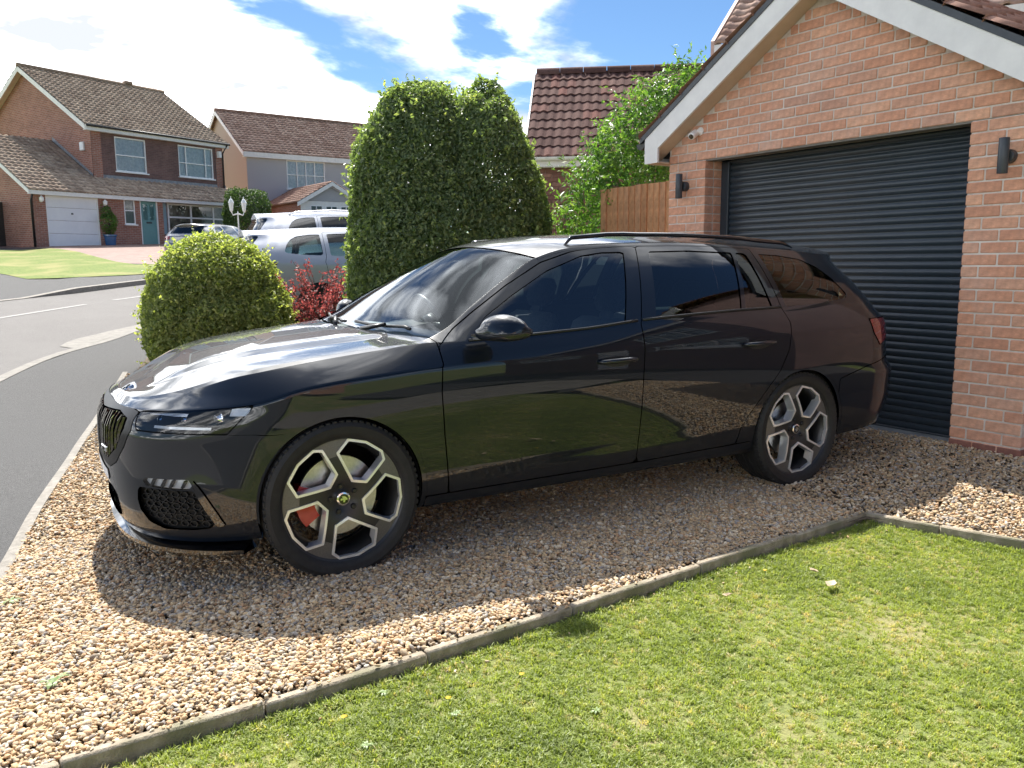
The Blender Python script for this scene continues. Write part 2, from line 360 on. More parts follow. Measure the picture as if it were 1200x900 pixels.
# line of the kerb between gravel and footway, near and far edge of the road
KERB = smooth_line([(-2.3, -6), (-1.75, -2.6), (-1.52, -1.5), (-1.247, -.294), (-1.08, .854), (-.90, 1.9), (-.783, 2.6), (-.63, 3.4), (-.42, 4.5), (-.2, 5.6)])
NEAR = smooth_line([(-8.5, -14), (-5.6, -6), (-3.4, 0), (-2.15, 3.6), (-1.38, 5.97), (-.90, 7.12), (-.27, 8.1), (.27, 9.13), (1.25, 10.7), (2.6, 12.5), (5.2, 15.4), (9.5, 19), (18, 24.5), (40, 34)])
FAR = smooth_line([(-21, -7), (-13, 1.5), (-6.5, 8.4), (-3.3, 11.7), (-1.52, 13.48), (-.56, 14.42), (-.14, 14.84), (1.14, 16.35), (3.1, 18.4), (6.2, 21.2), (12, 25.6), (22, 31.5), (44, 42)])
sheet('road', NEAR + FAR[::-1], MAT['road'], 0, d=.8)
NEARK = offset_line(NEAR, -.14)
tag(sheet('footway', [(-30, -40), NEARK[0]] + [q for q in NEARK if q[1] < 12] + [(5, 12), (5, 4), (-.05, 5.6)] + KERB[::-1] + [(-2.3, -40)], MAT['asphalt'], 0.004, d=.6), kind='structure')
kerb('road_edge_kerb', NEARK, .12, -.05, .009, MAT['cream_kerb'])
sheet('gutter_slab', [(-.90, 7.12), (-.45, 7.80), (.10, 8.70), (.75, 9.80), (.60, 9.92), (-.02, 9.02), (-.12, 8.98), (-.45, 8.45), (-.62, 8.25), (-.80, 7.7)], MAT['cream_kerb'], .006, d=.3)
kerb('gravel_kerb', KERB, .05, -.08, .018, MAT['kerb'])
kerb('far_kerb', offset_line(FAR, 0), .14, -.05, .11, MAT['kerb'], tops=[.012 if q[0] < -1.1 else (.012 + .088 * min(1, (q[0] + 1.1) / .9)) for q in FAR])
sheet('far_footway', offset_line(FAR, .14) + [(60, 60), (-1.2, 34), (-6, 30), (-24, -3)], MAT['asphalt'], .010, d=1.0, zfn=lambda x, y: terr(x, y) + .088 * np.clip((x + 1.1) / .9, 0, 1))
for k, (a, b) in enumerate([((-1.75, 10.55), (-.15, 12.55)), ((.35, 13.15), (2.0, 14.95)), ((-4.2, 7.6), (-2.7, 9.4)), ((4.0, 16.9), (5.9, 18.6))]):
    L = [(a[0] + (b[0] - a[0]) * t / 6, a[1] + (b[1] - a[1]) * t / 6) for t in range(7)]; R_ = offset_line(L, .1)
    V = [(x, y, tz(x, y) + .005) for x, y in L + R_]
    tag(obj('road_marking', V, [(i, i + 1, i + 8, i + 7) for i in range(6)], MAT['paint_line']), kind='structure')
# verge lawn and block-paved drive of the brick house across the road
def lift(x, y): return terr(x, y) + .088 * np.clip((x + 1.1) / .9, 0, 1)
sheet('verge_lawn', [(-1.5, 19.7), (-1.15, 18.4), (-.77, 17.6), (.3, 17.55), (1.33, 18.0), (3.4, 20.2), (5.2, 21.9), (4.2, 22.3), (2.6, 21.9), (1.75, 21.4), (1.25, 23.0), (.85, 26), (.5, 29.1), (-.2, 31.5), (-4, 32), (-9, 31), (-4, 26)], MAT['fargrass'], .024, d=.7, zfn=lift)
sheet('paved_drive', [(5.2, 21.9), (4.2, 22.3), (2.6, 21.9), (1.75, 21.4), (1.25, 23.0), (.85, 26), (.5, 29.1), (-.6, 32.5), (-3, 34), (-2, 37), (8, 39), (9.5, 32), (8.5, 25)], MAT['paving'], .018, d=.9, zfn=lift)
# own drive and lawn
EDGE = [(-2.05, -1.845), (-1.08, -1.775), (-.55, -1.752), (-.013, -1.705), (.6, -1.655), (1.3, -1.585), (1.95, -1.52), (2.545, -1.462)]
EDGE2 = [(2.545, -1.462), (2.65, -1.80), (2.766, -2.135), (3.05, -3.0), (3.4, -4.1)]
def drive_z(x, y): return terr(x, y) + .05 * np.clip((x - 3.0) / 1.1, 0, 1)
GRAVEL = [(q[0] - .02, q[1]) for q in KERB if q[1] > -1.85] + [(.6, 3.9), (4.2, 3.5), (4.3, -4.4), (3.46, -4.35)] + EDGE2[::-1] + EDGE[:-1][::-1]
sheet('gravel_bed', GRAVEL, MAT['soil'], -.002, d=.25, zfn=drive_z)
LAWN = [(q[0], q[1] - .03) for q in EDGE] + [(q[0] - .03, q[1]) for q in EDGE2[1:]] + [(3.3, -5.2), (-2.0, -5.6), (-2.1, -3)]
sheet('lawn', LAWN, MAT['lawn'], -.030, d=.25)
sheet('front_path', [(-2.2, -5.6), (3.3, -5.2), (4.9, -4.4), (4.9, -8.2), (-2.2, -8.2)], MAT['kerb'], -.03, d=1)
sheet('shared_drive', [(3.42, -4.42), (4.3, -4.42), (4.32, -1.2), (7.2, -1.4), (7.2, -14), (3.2, -14), (3.2, -8.3), (4.95, -8.3), (4.95, -4.5), (3.45, -5.1)], MAT['asphalt'], -.035, d=.5)
# concrete edging boards, each a length of its own
ed = empty('concrete_edging', (2.545, -1.462, 0)); tag(ed, 'low weathered concrete edging between the gravel and the lawn', 'edging')
def edging_local(L):
    for (a, b) in zip(L[:-1], L[1:]):
        a, b = Vector(a), Vector(b); n = max(1, round((b - a).length / .7))
        for k in range(n):
            p, q = a.lerp(b, k / n), a.lerp(b, (k + 1) / n); d = q - p
            o = MB().box(.002, d.length - .002, -.018, .018, -.16, .020 + random.uniform(-.006, .006), .007).build('edging_board', MAT['edging'], ed, angle=40)
            o.location = (p.x - 2.545, p.y + 1.462, 0); o.rotation_euler = (random.uniform(-.04, .04), random.uniform(-.004, .004), math.atan2(d.y, d.x) + random.uniform(-.008, .008))
edging_local(EDGE); edging_local(EDGE2)
# ------------------------------------------------------------------ car bodies: lofted shell, cut into panels
def spl(pts):
    """monotone-ish cubic (PCHIP) through points"""
    xs=np.array([q[0] for q in pts],float); ys=np.array([q[1] for q in pts],float)
    h=np.diff(xs); d=np.diff(ys)/h; m=np.zeros(len(xs)); m[0]=d[0]; m[-1]=d[-1]
    for i in range(1,len(xs)-1):
        if d[i-1]*d[i]>0:
            w1=2*h[i]+h[i-1]; w2=h[i]+2*h[i-1]; m[i]=(w1+w2)/(w1/d[i-1]+w2/d[i])
    def f(x):
        x=np.clip(np.asarray(x,float),xs[0],xs[-1]); k=np.clip(np.searchsorted(xs,x)-1,0,len(xs)-2)
        t=(x-xs[k])/h[k]
        return ((2*t**3-3*t**2+1)*ys[k]+(t**3-2*t**2+t)*h[k]*m[k]+(-2*t**3+3*t**2)*ys[k+1]+(t**3-t**2)*h[k]*m[k+1])
    return f
def sm(a,b,x): t=np.clip((x-a)/(b-a),0,1); return t*t*(3-2*t)
ESTATE=dict(XF=-.825,XR=3.85,Lf=.78,qf=3.2,Lr=.55,qr=4.2,
 bf=(-.825,-.15),br=(2.85,3.85),
 xf=[(.15,-.745),(.22,-.795),(.30,-.815),(.45,-.825),(.60,-.82),(.66,-.80),(.70,-.765),(.74,-.715),(.78,-.69),(1.6,-.69)],
 xr=[(.15,3.655),(.26,3.735),(.38,3.815),(.52,3.85),(.60,3.85),(.68,3.785),(.80,3.78),(.90,3.78),(1.0,3.68),(1.15,3.57),(1.28,3.49),(1.33,3.53),(1.37,3.54),(1.6,3.54)],
 w0=[(-.85,.70),(0,.74),(3.83,.70)], z0=[(-.85,.17),(-.3,.18),(.45,.20),(2.3,.20),(3.1,.22),(3.83,.26)],
 w1=[(-.85,.875),(-.4,.88),(.45,.868),(2.3,.868),(3.0,.88),(3.83,.87)], z1=[(-.85,.19),(-.35,.205),(.45,.235),(2.3,.235),(3.1,.26),(3.83,.30)],
 w2=[(-.85,.89),(-.3,.90),(.0,.905),(.45,.900),(1.4,.897),(2.3,.905),(2.7,.912),(3.2,.905),(3.83,.885)], z2=[(-.85,.44),(-.5,.43),(-.25,.37),(.1,.335),(.55,.345),(1.4,.385),(2.25,.45),(2.8,.48),(3.83,.52)],
 w4=[(-.85,.86),(-.35,.893),(0,.905),(.45,.912),(1.4,.915),(2.3,.915),(2.8,.915),(3.3,.895),(3.83,.845)], z4=[(-.85,.700),(-.6,.724),(-.35,.748),(-.12,.80),(.15,.827),(.44,.845),(1.3,.855),(2.5,.885),(3.3,.905),(3.83,.90)],
 b2=[(-.85,-.012),(-.55,-.012),(-.3,.002),(0,.008),(.5,.012),(1.4,.012),(2.2,.012),(2.7,.012),(3.83,.014)],
 w5=[(-.85,.74),(-.588,.77),(-.417,.785),(-.1,.80),(.2,.815),(.42,.835),(.6,.855),(1.0,.868),(2.3,.862),(3.1,.835),(3.83,.80)],
 z5=[(-.85,.714),(-.7,.758),(-.588,.797),(-.417,.843),(-.295,.862),(-.06,.897),(.2,.925),(.42,.946),(.6,.945),(1.2,.957),(1.57,.985),(2.25,1.011),(2.6,1.018),(3.15,1.06),(3.5,1.07),(3.83,1.05)],
 b4=[(-.85,.004),(.3,.003),(.6,.004),(3.83,.008)],
 w6=[(-.85,.70),(-.588,.735),(-.1,.765),(.2,.785),(.40,.80),(.50,.785),(.7,.725),(.9,.668),(1.09,.62),(1.3,.608),(1.65,.610),(2.4,.60),(2.9,.585),(3.3,.58),(3.83,.58)],
 z6=[(-.85,.718),(-.588,.806),(-.417,.850),(-.1,.900),(.2,.932),(.40,.952),(.50,.985),(.7,1.10),(.9,1.212),(1.09,1.305),(1.3,1.355),(1.65,1.378),(2.0,1.382),(2.4,1.372),(2.9,1.345),(3.3,1.325),(3.83,1.318)],
 b5=[(-.85,.0),(.45,0),(.8,.012),(1.5,.018),(2.5,.018),(3.83,.012)],
 zc=[(-.85,.722),(-.7,.782),(-.588,.828),(-.417,.875),(-.1,.925),(.2,.955),(.33,.966),(.45,1.018),(.7,1.186),(.95,1.335),(1.02,1.37),(1.15,1.402),(1.35,1.428),(1.65,1.443),(2.0,1.448),(2.4,1.440),(2.9,1.418),(3.3,1.402),(3.83,1.385)],
 pe=[(-.85,2.2),(.2,2.2),(.45,2.0),(1.0,2.0),(1.3,2.6),(3.3,2.6),(3.83,2.6)],
 rows=(2,5,24,9,22,26), dome=.010)
def shell(C,nx=230):
    XF,XR=C['XF'],C['XR']
    # column spacing: denser at ends
    t=np.linspace(0,1,nx); 
    n1=int(nx*.26); n2=int(nx*.2); L1,L2=.75,.7
    a=XF+L1*(1-np.cos(np.linspace(0,np.pi/2,n1)))**1.0
    b=XR-L2*(1-np.cos(np.linspace(0,np.pi/2,n2)))[::-1]
    mid=np.linspace(XF+L1,XR-L2,nx-n1-n2+2)[1:-1]
    xn=np.concatenate([a,mid,b])
    F={k:spl(v)(xn) for k,v in C.items() if isinstance(v,list) and k not in('xf','xr')}
    W=[];Z=[];S=[]
    def seg(i,wa,za,wb,zb,bul,n,last=False):
        for j in range(n+(1 if last else 0)):
            s=j/n; 
            w=wa+(wb-wa)*s; z=za+(zb-za)*s
            dw,dz=wb-wa,zb-za; L=np.hypot(dw,dz)+1e-9
            k=4*s*(1-s)*bul
            W.append(w+dz/L*k); Z.append(z-dw/L*k); S.append(np.full(len(xn),i+s))
    R=C['rows']; z=0*xn
    seg(0,F['w0'],F['z0'],F['w1'],F['z1'],z,R[0]); seg(1,F['w1'],F['z1'],F['w2'],F['z2'],z+.006,R[1])
    seg(2,F['w2'],F['z2'],F['w4'],F['z4'],F['b2'],R[2]); seg(3,F['w4'],F['z4'],F['w5'],F['z5'],F['b4'],R[3])
    seg(4,F['w5'],F['z5'],F['w6'],F['z6'],F['b5'],R[4])
    for j in range(R[5]+1):
        s=j/R[5]; eta=np.cos(s*np.pi/2)**1.15
        w=F['w6']*eta; zz=F['z6']+(F['zc']-F['z6'])*(1-eta**F['pe'])
        if C.get('dome'):
            wr=spl([(-.85,.26),(.4,.52),(.6,.52)])(xn)
            zz=zz+C['dome']*sm(.045,-.045,w-wr)*sm(.42,.30,xn)*sm(-.80,-.5,xn)-C['dome']*.6*sm(.42,.3,xn)*0
        W.append(w);Z.append(zz);S.append(np.full(len(xn),5+s))
    W=np.array(W).T; Z=np.array(Z).T; S=np.array(S).T
    d=np.clip((xn-XF)/C['Lf'],0,1); sf=np.clip(1-(1-d)**2,0,1)**(1/C['qf'])
    d=np.clip((XR-xn)/C['Lr'],0,1); sr=np.clip(1-(1-d)**2,0,1)**(1/C['qr'])
    W=W*(sf*sr)[:,None]
    bf=sm(C['bf'][1],C['bf'][0],xn)[:,None]; br=sm(C['br'][0],C['br'][1],xn)[:,None]
    X=xn[:,None]+(spl(C['xf'])(Z)-XF)*bf+(spl(C['xr'])(Z)-XR)*br
    # arc length attribute along plan (at row of seg~2.5)
    j=np.argmin(abs(S[0]-2.5)); P=np.stack([X[:,j],W[:,j]],-1); A=np.concatenate([[0],np.cumsum(np.hypot(*np.diff(P,axis=0).T))])
    return X,W,Z,S,np.repeat(A[:,None],X.shape[1],1)
def shell_surf(C, nx=300):
    X, Wd, Z, S, A = shell(C, nx); nu, nv = X.shape
    P = np.stack([X, Wd, Z], -1)
    # the mirrored neighbour rows give right normals at the centre line
    du = np.gradient(P, axis=0); ext = np.concatenate([P, (P * np.array([1, -1, 1]))[:, -2:-1]], 1); dv = np.gradient(ext, axis=1)[:, :nv]
    nr = np.cross(dv, du); ln = np.linalg.norm(nr, axis=-1, keepdims=True); nr = nr / np.maximum(ln, 1e-9)
    bad = ln[..., 0] < 1e-9
    nr[0] = np.where(np.abs(nr[0]).sum(-1, keepdims=True) < .5, nr[1], nr[0])
    c = np.array([1.3, 0, .6]); 
    if ((P - c) * nr).sum(-1).mean() < 0: nr = -nr
    nr[0, :, 1] = 0; nr[-1, :, 1] = 0; nr[:, -1, 1] = 0; nr /= np.maximum(np.linalg.norm(nr, axis=-1, keepdims=True), 1e-9)
    Lc = A[-1, 0]; T = np.concatenate([P, nr, S[..., None], A[..., None]], -1).reshape(-1, 8)
    F = [(i * nv + j, (i + 1) * nv + j, (i + 1) * nv + j + 1, i * nv + j + 1) for i in range(nu - 1) for j in range(nv - 1)]
    return Surf(T, F), Lc
def boundary(F):
    cnt = {}
    for f in F:
        for i in range(len(f)):
            e = (f[i], f[(i + 1) % len(f)])
            if (e[1], e[0]) in cnt: del cnt[(e[1], e[0])]
            else: cnt[e] = 1
    return list(cnt)
def panel(name, S, mat_, parent, side=-1, both=False, push=0.0, lip=.012, extra=None):
    """mesh object from a clipped surface; a returned lip round its edges gives it thickness"""
    T, F = compact(S); n = T[:, 3:6] / np.maximum(np.linalg.norm(T[:, 3:6], axis=1, keepdims=True), 1e-9); P = T[:, :3] + n * push
    if lip:
        E_ = boundary(F); E_ = [e for e in E_ if not (both and abs(P[e[0], 1]) < 1e-5 and abs(P[e[1], 1]) < 1e-5)]
        vs = sorted({i for e in E_ for i in e}); mp = {k: i for i, k in enumerate(vs)}; b = len(P)
        # edge-outward normals
        on = np.zeros((len(vs), 3))
        for e in E_:
            t = P[e[1]] - P[e[0]]; c = np.cross(t, n[e[0]]); c /= max(np.linalg.norm(c), 1e-9); on[mp[e[0]]] += c; on[mp[e[1]]] += c
        if len(vs):
            on /= np.maximum(np.linalg.norm(on, axis=1, keepdims=True), 1e-9)
            P = np.vstack([P, P[vs], P[vs] - n[vs] * lip]); n = np.vstack([n, on, on]); m = len(vs)
            F = F + [(b + mp[e[1]], b + mp[e[0]], b + m + mp[e[0]], b + m + mp[e[1]]) for e in E_]
    sides = (-1, 1) if both else (side,)
    V = []; NN = []; FF = []
    for sd in sides:
        k = len(V) and sum(len(v) for v in V); k = k or 0
        V.append(P * np.array([1, sd, 1])); NN.append(n * np.array([1, sd, 1])); FF += [tuple(i + k for i in (f[::-1] if sd > 0 else f)) for f in F]
    V = np.vstack(V); NN = np.vstack(NN)
    if both:   # weld the centre line
        key = {}; idx = np.arange(len(V))
        for i in np.where(np.abs(V[:, 1]) < 1e-5)[0]:
            k = (round(V[i, 0], 5), round(V[i, 2], 5), round(NN[i, 0], 2), round(NN[i, 2], 2)); idx[i] = key.setdefault(k, i)
        FF = [tuple(dict.fromkeys(int(idx[i]) for i in f)) for f in FF]; FF = [f for f in FF if len(f) > 2]
        used = sorted({i for f in FF for i in f}); mp = {k: i for i, k in enumerate(used)}; V, NN, FF = V[used], NN[used], [tuple(mp[i] for i in f) for f in FF]
    o = obj(name, V, FF, mat_, parent, smooth=True, normals=NN); return o
mx_ = lambda *a: np.maximum.reduce(a)
mn_ = lambda *a: np.minimum.reduce(a)
def lerp_at(pts):
    xs = [q[0] for q in pts]; ys = [q[1] for q in pts]; return lambda v: np.interp(v, xs, ys)

MAT['paint'] = mat('black_pearl_paint', (.0042, .0068, .0120), (.0052, .008, .0138), scale=400, rough=.35, coat=1, coat_ior=1.5, coat_rough=.012, spec=.12)
MAT['gloss_black'] = mat('gloss_black_trim', (.004, .004, .005), rough=.06, coat=1, coat_rough=.01)
MAT['trim'] = mat('satin_black_trim', (.010, .011, .012), rough=.38)
MAT['void'] = mat('dark_cavity', (.004, .004, .004), rough=.9)
MAT['glass_front'] = mat_glass('clear_car_glass', (.86, .92, .93), 1.42, refl=(.62, .66, .70))
MAT['glass_side'] = mat_glass('green_tinted_glass', (.66, .80, .84), 1.9)
MAT['glass_dark'] = mat_glass('privacy_glass', (.24, .31, .31), 1.7)
MAT['lens'] = mat_glass('lamp_lens', (.93, .95, .97), 1.5)
MAT['chrome'] = mat('chrome', (.75, .76, .78), rough=.08, metal=1)
MAT['satin_alloy'] = mat('machined_alloy', (.82, .82, .83), (.90, .90, .91), scale=200, rough=.32, metal=.65)
MAT['graphite'] = mat('graphite_wheel_paint', (.040, .040, .042), (.055, .055, .057), scale=300, rough=.36, metal=.6)
MAT['rim_lit'] = mat('lit_wheel_paint', (.13, .125, .12), (.17, .165, .158), scale=200, rough=.4, metal=.5)  # outer wheel face lightened in colour, standing in for angled faces catching light
MAT['rubber'] = mat('tyre_rubber', (.009, .009, .010), (.018, .0175, .017), scale=40, rough=.7, bump=.15, bscale=220)
MAT['iron'] = mat('brake_iron', (.42, .42, .42), (.56, .55, .54), scale=60, rough=.35, metal=1)
MAT['red_caliper'] = mat('red_caliper_paint', (.42, .012, .014), (.50, .02, .02), scale=20, rough=.3, coat=.5)
MAT['red_lens'] = mat('red_lamp_lens', (.16, .006, .008), (.26, .012, .014), scale=90, rough=.12, coat=1)
MAT['seat'] = mat('charcoal_seat_cloth', (.035, .036, .04), (.06, .062, .066), scale=120, rough=.9, bump=.2, bscale=400)
MAT['dash'] = mat('grey_dash_plastic', (.26, .29, .295), (.33, .36, .365), scale=80, rough=.6, bump=.1, bscale=500)
MAT['silver'] = mat('silver_paint', (.17, .18, .20), (.21, .22, .24), scale=500, rough=.3, metal=.5, coat=1)
MAT['white_paint'] = mat('pale_silver_paint', (.42, .44, .49), (.47, .49, .54), scale=500, rough=.3, metal=.25, coat=1)
MAT['badge_green'] = mat('badge_green', (.10, .22, .12), rough=.3)

# ---- polygons measured in the side view (x, z) and round the nose (a, z)
DOOR_F_FRONT = [(.33, .472), (.55, .45), (.737, .440), (.90, .452), (.96, .470)]
B_CUT = [(.2, 1.518), (.73, 1.536), (.974, 1.553), (1.35, 1.700), (1.45, 1.74)]
DOOR_R_REAR = [(.2, 2.19), (.381, 2.229), (.47, 2.295), (.56, 2.375), (.68, 2.49), (.80, 2.560), (.943, 2.588), (1.02, 2.560), (1.33, 2.545), (1.45, 2.54)]
PANE_F = [(.635, .968), (.72, 1.045), (.895, 1.138), (1.125, 1.247), (1.346, 1.317), (1.48, 1.334), (1.612, 1.336), (1.462, .985), (1.2, .970), (.9, .957)]
PANE_R1 = [(1.655, .996), (1.775, 1.338), (2.05, 1.343), (2.378, 1.332), (2.250, 1.018), (1.95, 1.008)]
PANE_R2 = [(2.282, 1.020), (2.405, 1.331), (2.486, 1.326), (2.492, 1.026)]
PANE_Q = [(2.602, 1.030), (2.592, 1.322), (2.75, 1.316), (2.93, 1.292), (3.03, 1.245), (3.10, 1.175), (3.148, 1.09), (3.135, 1.066), (2.9, 1.040)]
HEAD = [(.492, .703), (.545, .636), (.883, .634), (.962, .633), (1.05, .744), (.766, .726)]
GRILLE = [(-.02, .664), (.33, .690), (.455, .672), (.462, .628), (.40, .545), (.27, .482), (-.02, .478)]
GRILLE_F = [(-.05, .700), (.35, .716), (.492, .700), (.515, .63), (.47, .56), (.39, .485), (.30, .452), (-.05, .446)]
INTAKE = [(.55, .412), (.822, .412), (.895, .262), (.80, .250), (.66, .245), (.585, .268), (.53, .33)]
FOG = [(.592, .452), (.80, .456), (.822, .416), (.70, .414), (.575, .420)]
BLADE = [(.815, .462), (.85, .42), (.935, .275), (.905, .258), (.83, .38)]
LOWGR = [(-.05, .37), (.28, .368), (.36, .345), (.36, .255), (.28, .235), (-.05, .235)]
TAIL = [(3.27, .938), (3.90, .93), (3.90, .80), (3.46, .80), (3.38, .775), (3.31, .85)]
cowl = lambda w: .30 + .13 * (np.abs(w) / .8) ** 2
wstop = lambda w: 1.015 + .075 * (np.abs(w) / .6) ** 2

def lathe_obj(name, prof, mat_, parent, n=64): return MB().lathe(prof, n).build(name, mat_, parent, angle=35)
WHEEL_ME = {}
def make_wheel(parent, x, y, side, front):
    """side -1 = near side. built in a frame whose +y is the outside, copied to the corners"""
    R_, RW = .329, .112
    if not WHEEL_ME:
        t = MB().lathe([(.250, -.100), (.262, -.108), (.285, -.118), (.308, -.118), (.322, -.108), (.3285, -.090), (.329, -.072), (.322, -.070), (.322, -.060), (.329, -.058), (.330, -.03), (.323, -.028), (.323, -.016), (.330, -.014), (.330, .014), (.323, .016), (.323, .028), (.330, .03), (.329, .058), (.322, .060), (.322, .070), (.329, .072), (.3285, .090), (.322, .106), (.306, .1165), (.302, .1150), (.286, .1165), (.270, .111), (.262, .103), (.2565, .094)], 96)
        for k in range(72):   # shoulder blocks of the tread
            a = 2 * PI * k / 72; M = Matrix.Rotation(a, 4, 'Y')
            t.box(.3195, .3305, .074, .1045, -.0095, .0095, .002, M)
        WHEEL_ME['tyre'] = t
        # spoke face: polar sheet cut by five openings
        rs = np.concatenate([np.linspace(.0, .05, 4), np.linspace(.058, .2560, 44)]); th = np.linspace(0, 2 * PI, 361)[:-1]; nt = 360
        RR, TH = np.meshgrid(rs, th, indexing='ij')
        yv = .080 + .014 * np.sin(np.clip(RR / .25, 0, 1) * PI) - .016 * np.exp(-(RR / .055) ** 2) + .010 * (RR / .25) ** 2
        T = np.zeros((RR.size, 8)); T[:, 0] = (RR * np.cos(TH)).ravel(); T[:, 1] = yv.ravel(); T[:, 2] = (RR * np.sin(TH)).ravel(); T[:, 4] = 1
        F = [(i * nt + k, i * nt + (k + 1) % nt, (i + 1) * nt + (k + 1) % nt, (i + 1) * nt + k) for i in range(len(rs) - 1) for k in range(nt)]
        S = Surf(T, F); polys = []
        for k in range(5):
            ax = math.radians(-6 + 72 * k)
            polys.append([(r * math.cos(ax - math.radians(d)), r * math.sin(ax - math.radians(d))) for d, r in ((2, .076), (-32, .200), (-18.5, .2535), (0, .2550), (19, .2535), (27.5, .233), (36, .112))])
        def fld(S): return mn_(*[poly_sdf(S.x, S.z, p) for p in polys])
        ring, rest = clip(S, fld(S)); ring, hole = clip(ring, -(fld(ring) + .0105))[0], None
        wedge, rest = clip(rest, .186 - np.hypot(rest.x, rest.z)); WHEEL_ME['ring'] = ring; WHEEL_ME['face'] = rest; WHEEL_ME['wedge'] = wedge
    root = link(bpy.data.objects.new('wheel', None), parent); root.location = (x, y, .329); root.rotation_euler = (0, 0, 0)
    sy = side
    def flat(name, S, mat_, push, depth):
        T, F = compact(S); P = T[:, :3].copy(); P[:, 1] += push; E_ = boundary(F); b = len(P); V = np.vstack([P, P - np.array([0, depth, 0])])
        F2 = [tuple(f) for f in F] + [(e[1], e[0], b + e[0], b + e[1]) for e in E_]
        V[:, 1] *= sy
        m = MB(); m.V = [tuple(v) for v in V]; m.F = F2; return m.build(name, mat_, root, angle=30)
    def mb(name, key_or_mb, mat_, ang=35):
        m = MB(); m.V = [(v[0], v[1] * sy, v[2]) for v in key_or_mb.V]; m.F = list(key_or_mb.F); return m.build(name, mat_, root, angle=ang)
    mb('tyre', WHEEL_ME['tyre'], MAT['rubber'], 30)
    flat('spoke_face', WHEEL_ME['face'], MAT['graphite'], 0, .035)
    flat('rim_edge', WHEEL_ME['wedge'], MAT['rim_lit'], .0015, .03)
    flat('polished_edge', WHEEL_ME['ring'], MAT['satin_alloy'], .007, .055)
    mb('rim_barrel', MB().lathe([(.236, -.10), (.246, -.102), (.2465, -.09), (.238, -.08), (.226, -.05), (.222, .03), (.232, .07), (.250, .088), (.256, .097), (.262, .1015), (.263, .092)], 72), MAT['graphite'])
    mb('centre_cap', MB().lathe([(0, .089), (.024, .089), (.0285, .087), (.030, .080), (.030, .07)], 36), MAT['chrome'])
    bd = MB().lathe([(0, .0905), (.0215, .0905), (.0215, .088)], 28); mb('cap_badge', bd, MAT['gloss_black'])
    # winged-arrow emblem on the cap
    em = MB().prism([(-.015, -.004), (-.002, -.004), (-.004, -.013), (.004, -.013), (.006, -.004), (.015, -.004), (.014, .003), (.004, .012), (-.010, .012), (-.002, .004), (-.013, .004)], 'y', .0905, .0925); mb('cap_emblem', em, MAT['chrome'])
    for k in range(5):
        a = math.radians(-6 + 36 + 72 * k); mb('wheel_bolt', MB().lathe([(0, .092), (.009, .092), (.0115, .088), (.0125, .066)], 12, M=Matrix.Translation((.056 * math.cos(a), 0, .056 * math.sin(a)))), MAT['trim'])
    dr = .168 if front else .155
    mb('brake_disc', MB().lathe([(.06, .045), (.075, .045), (.078, .018), (dr, .018), (dr, -.006), (.07, -.006)], 64), MAT['iron'])
    if front:
        c = MB(); n = 10; a0, a1 = math.radians(158), math.radians(216)
        for j in range(n):   # caliper: an arc block over the disc
            a, b = a0 + (a1 - a0) * j / n, a0 + (a1 - a0) * (j + 1) / n
            ro = .188 - .006 * abs(j - n / 2 + .5) / (n / 2); 
            V = [(r * math.cos(q), h, r * math.sin(q)) for q in (a, b) for h in (-.03, .047) for r in (.112, ro)]
            c.add(V, [(0, 1, 3, 2), (4, 6, 7, 5), (0, 4, 5, 1), (2, 3, 7, 6), (0, 2, 6, 4), (1, 5, 7, 3)])
        mb('brake_caliper', c, MAT['red_caliper'])
    return root

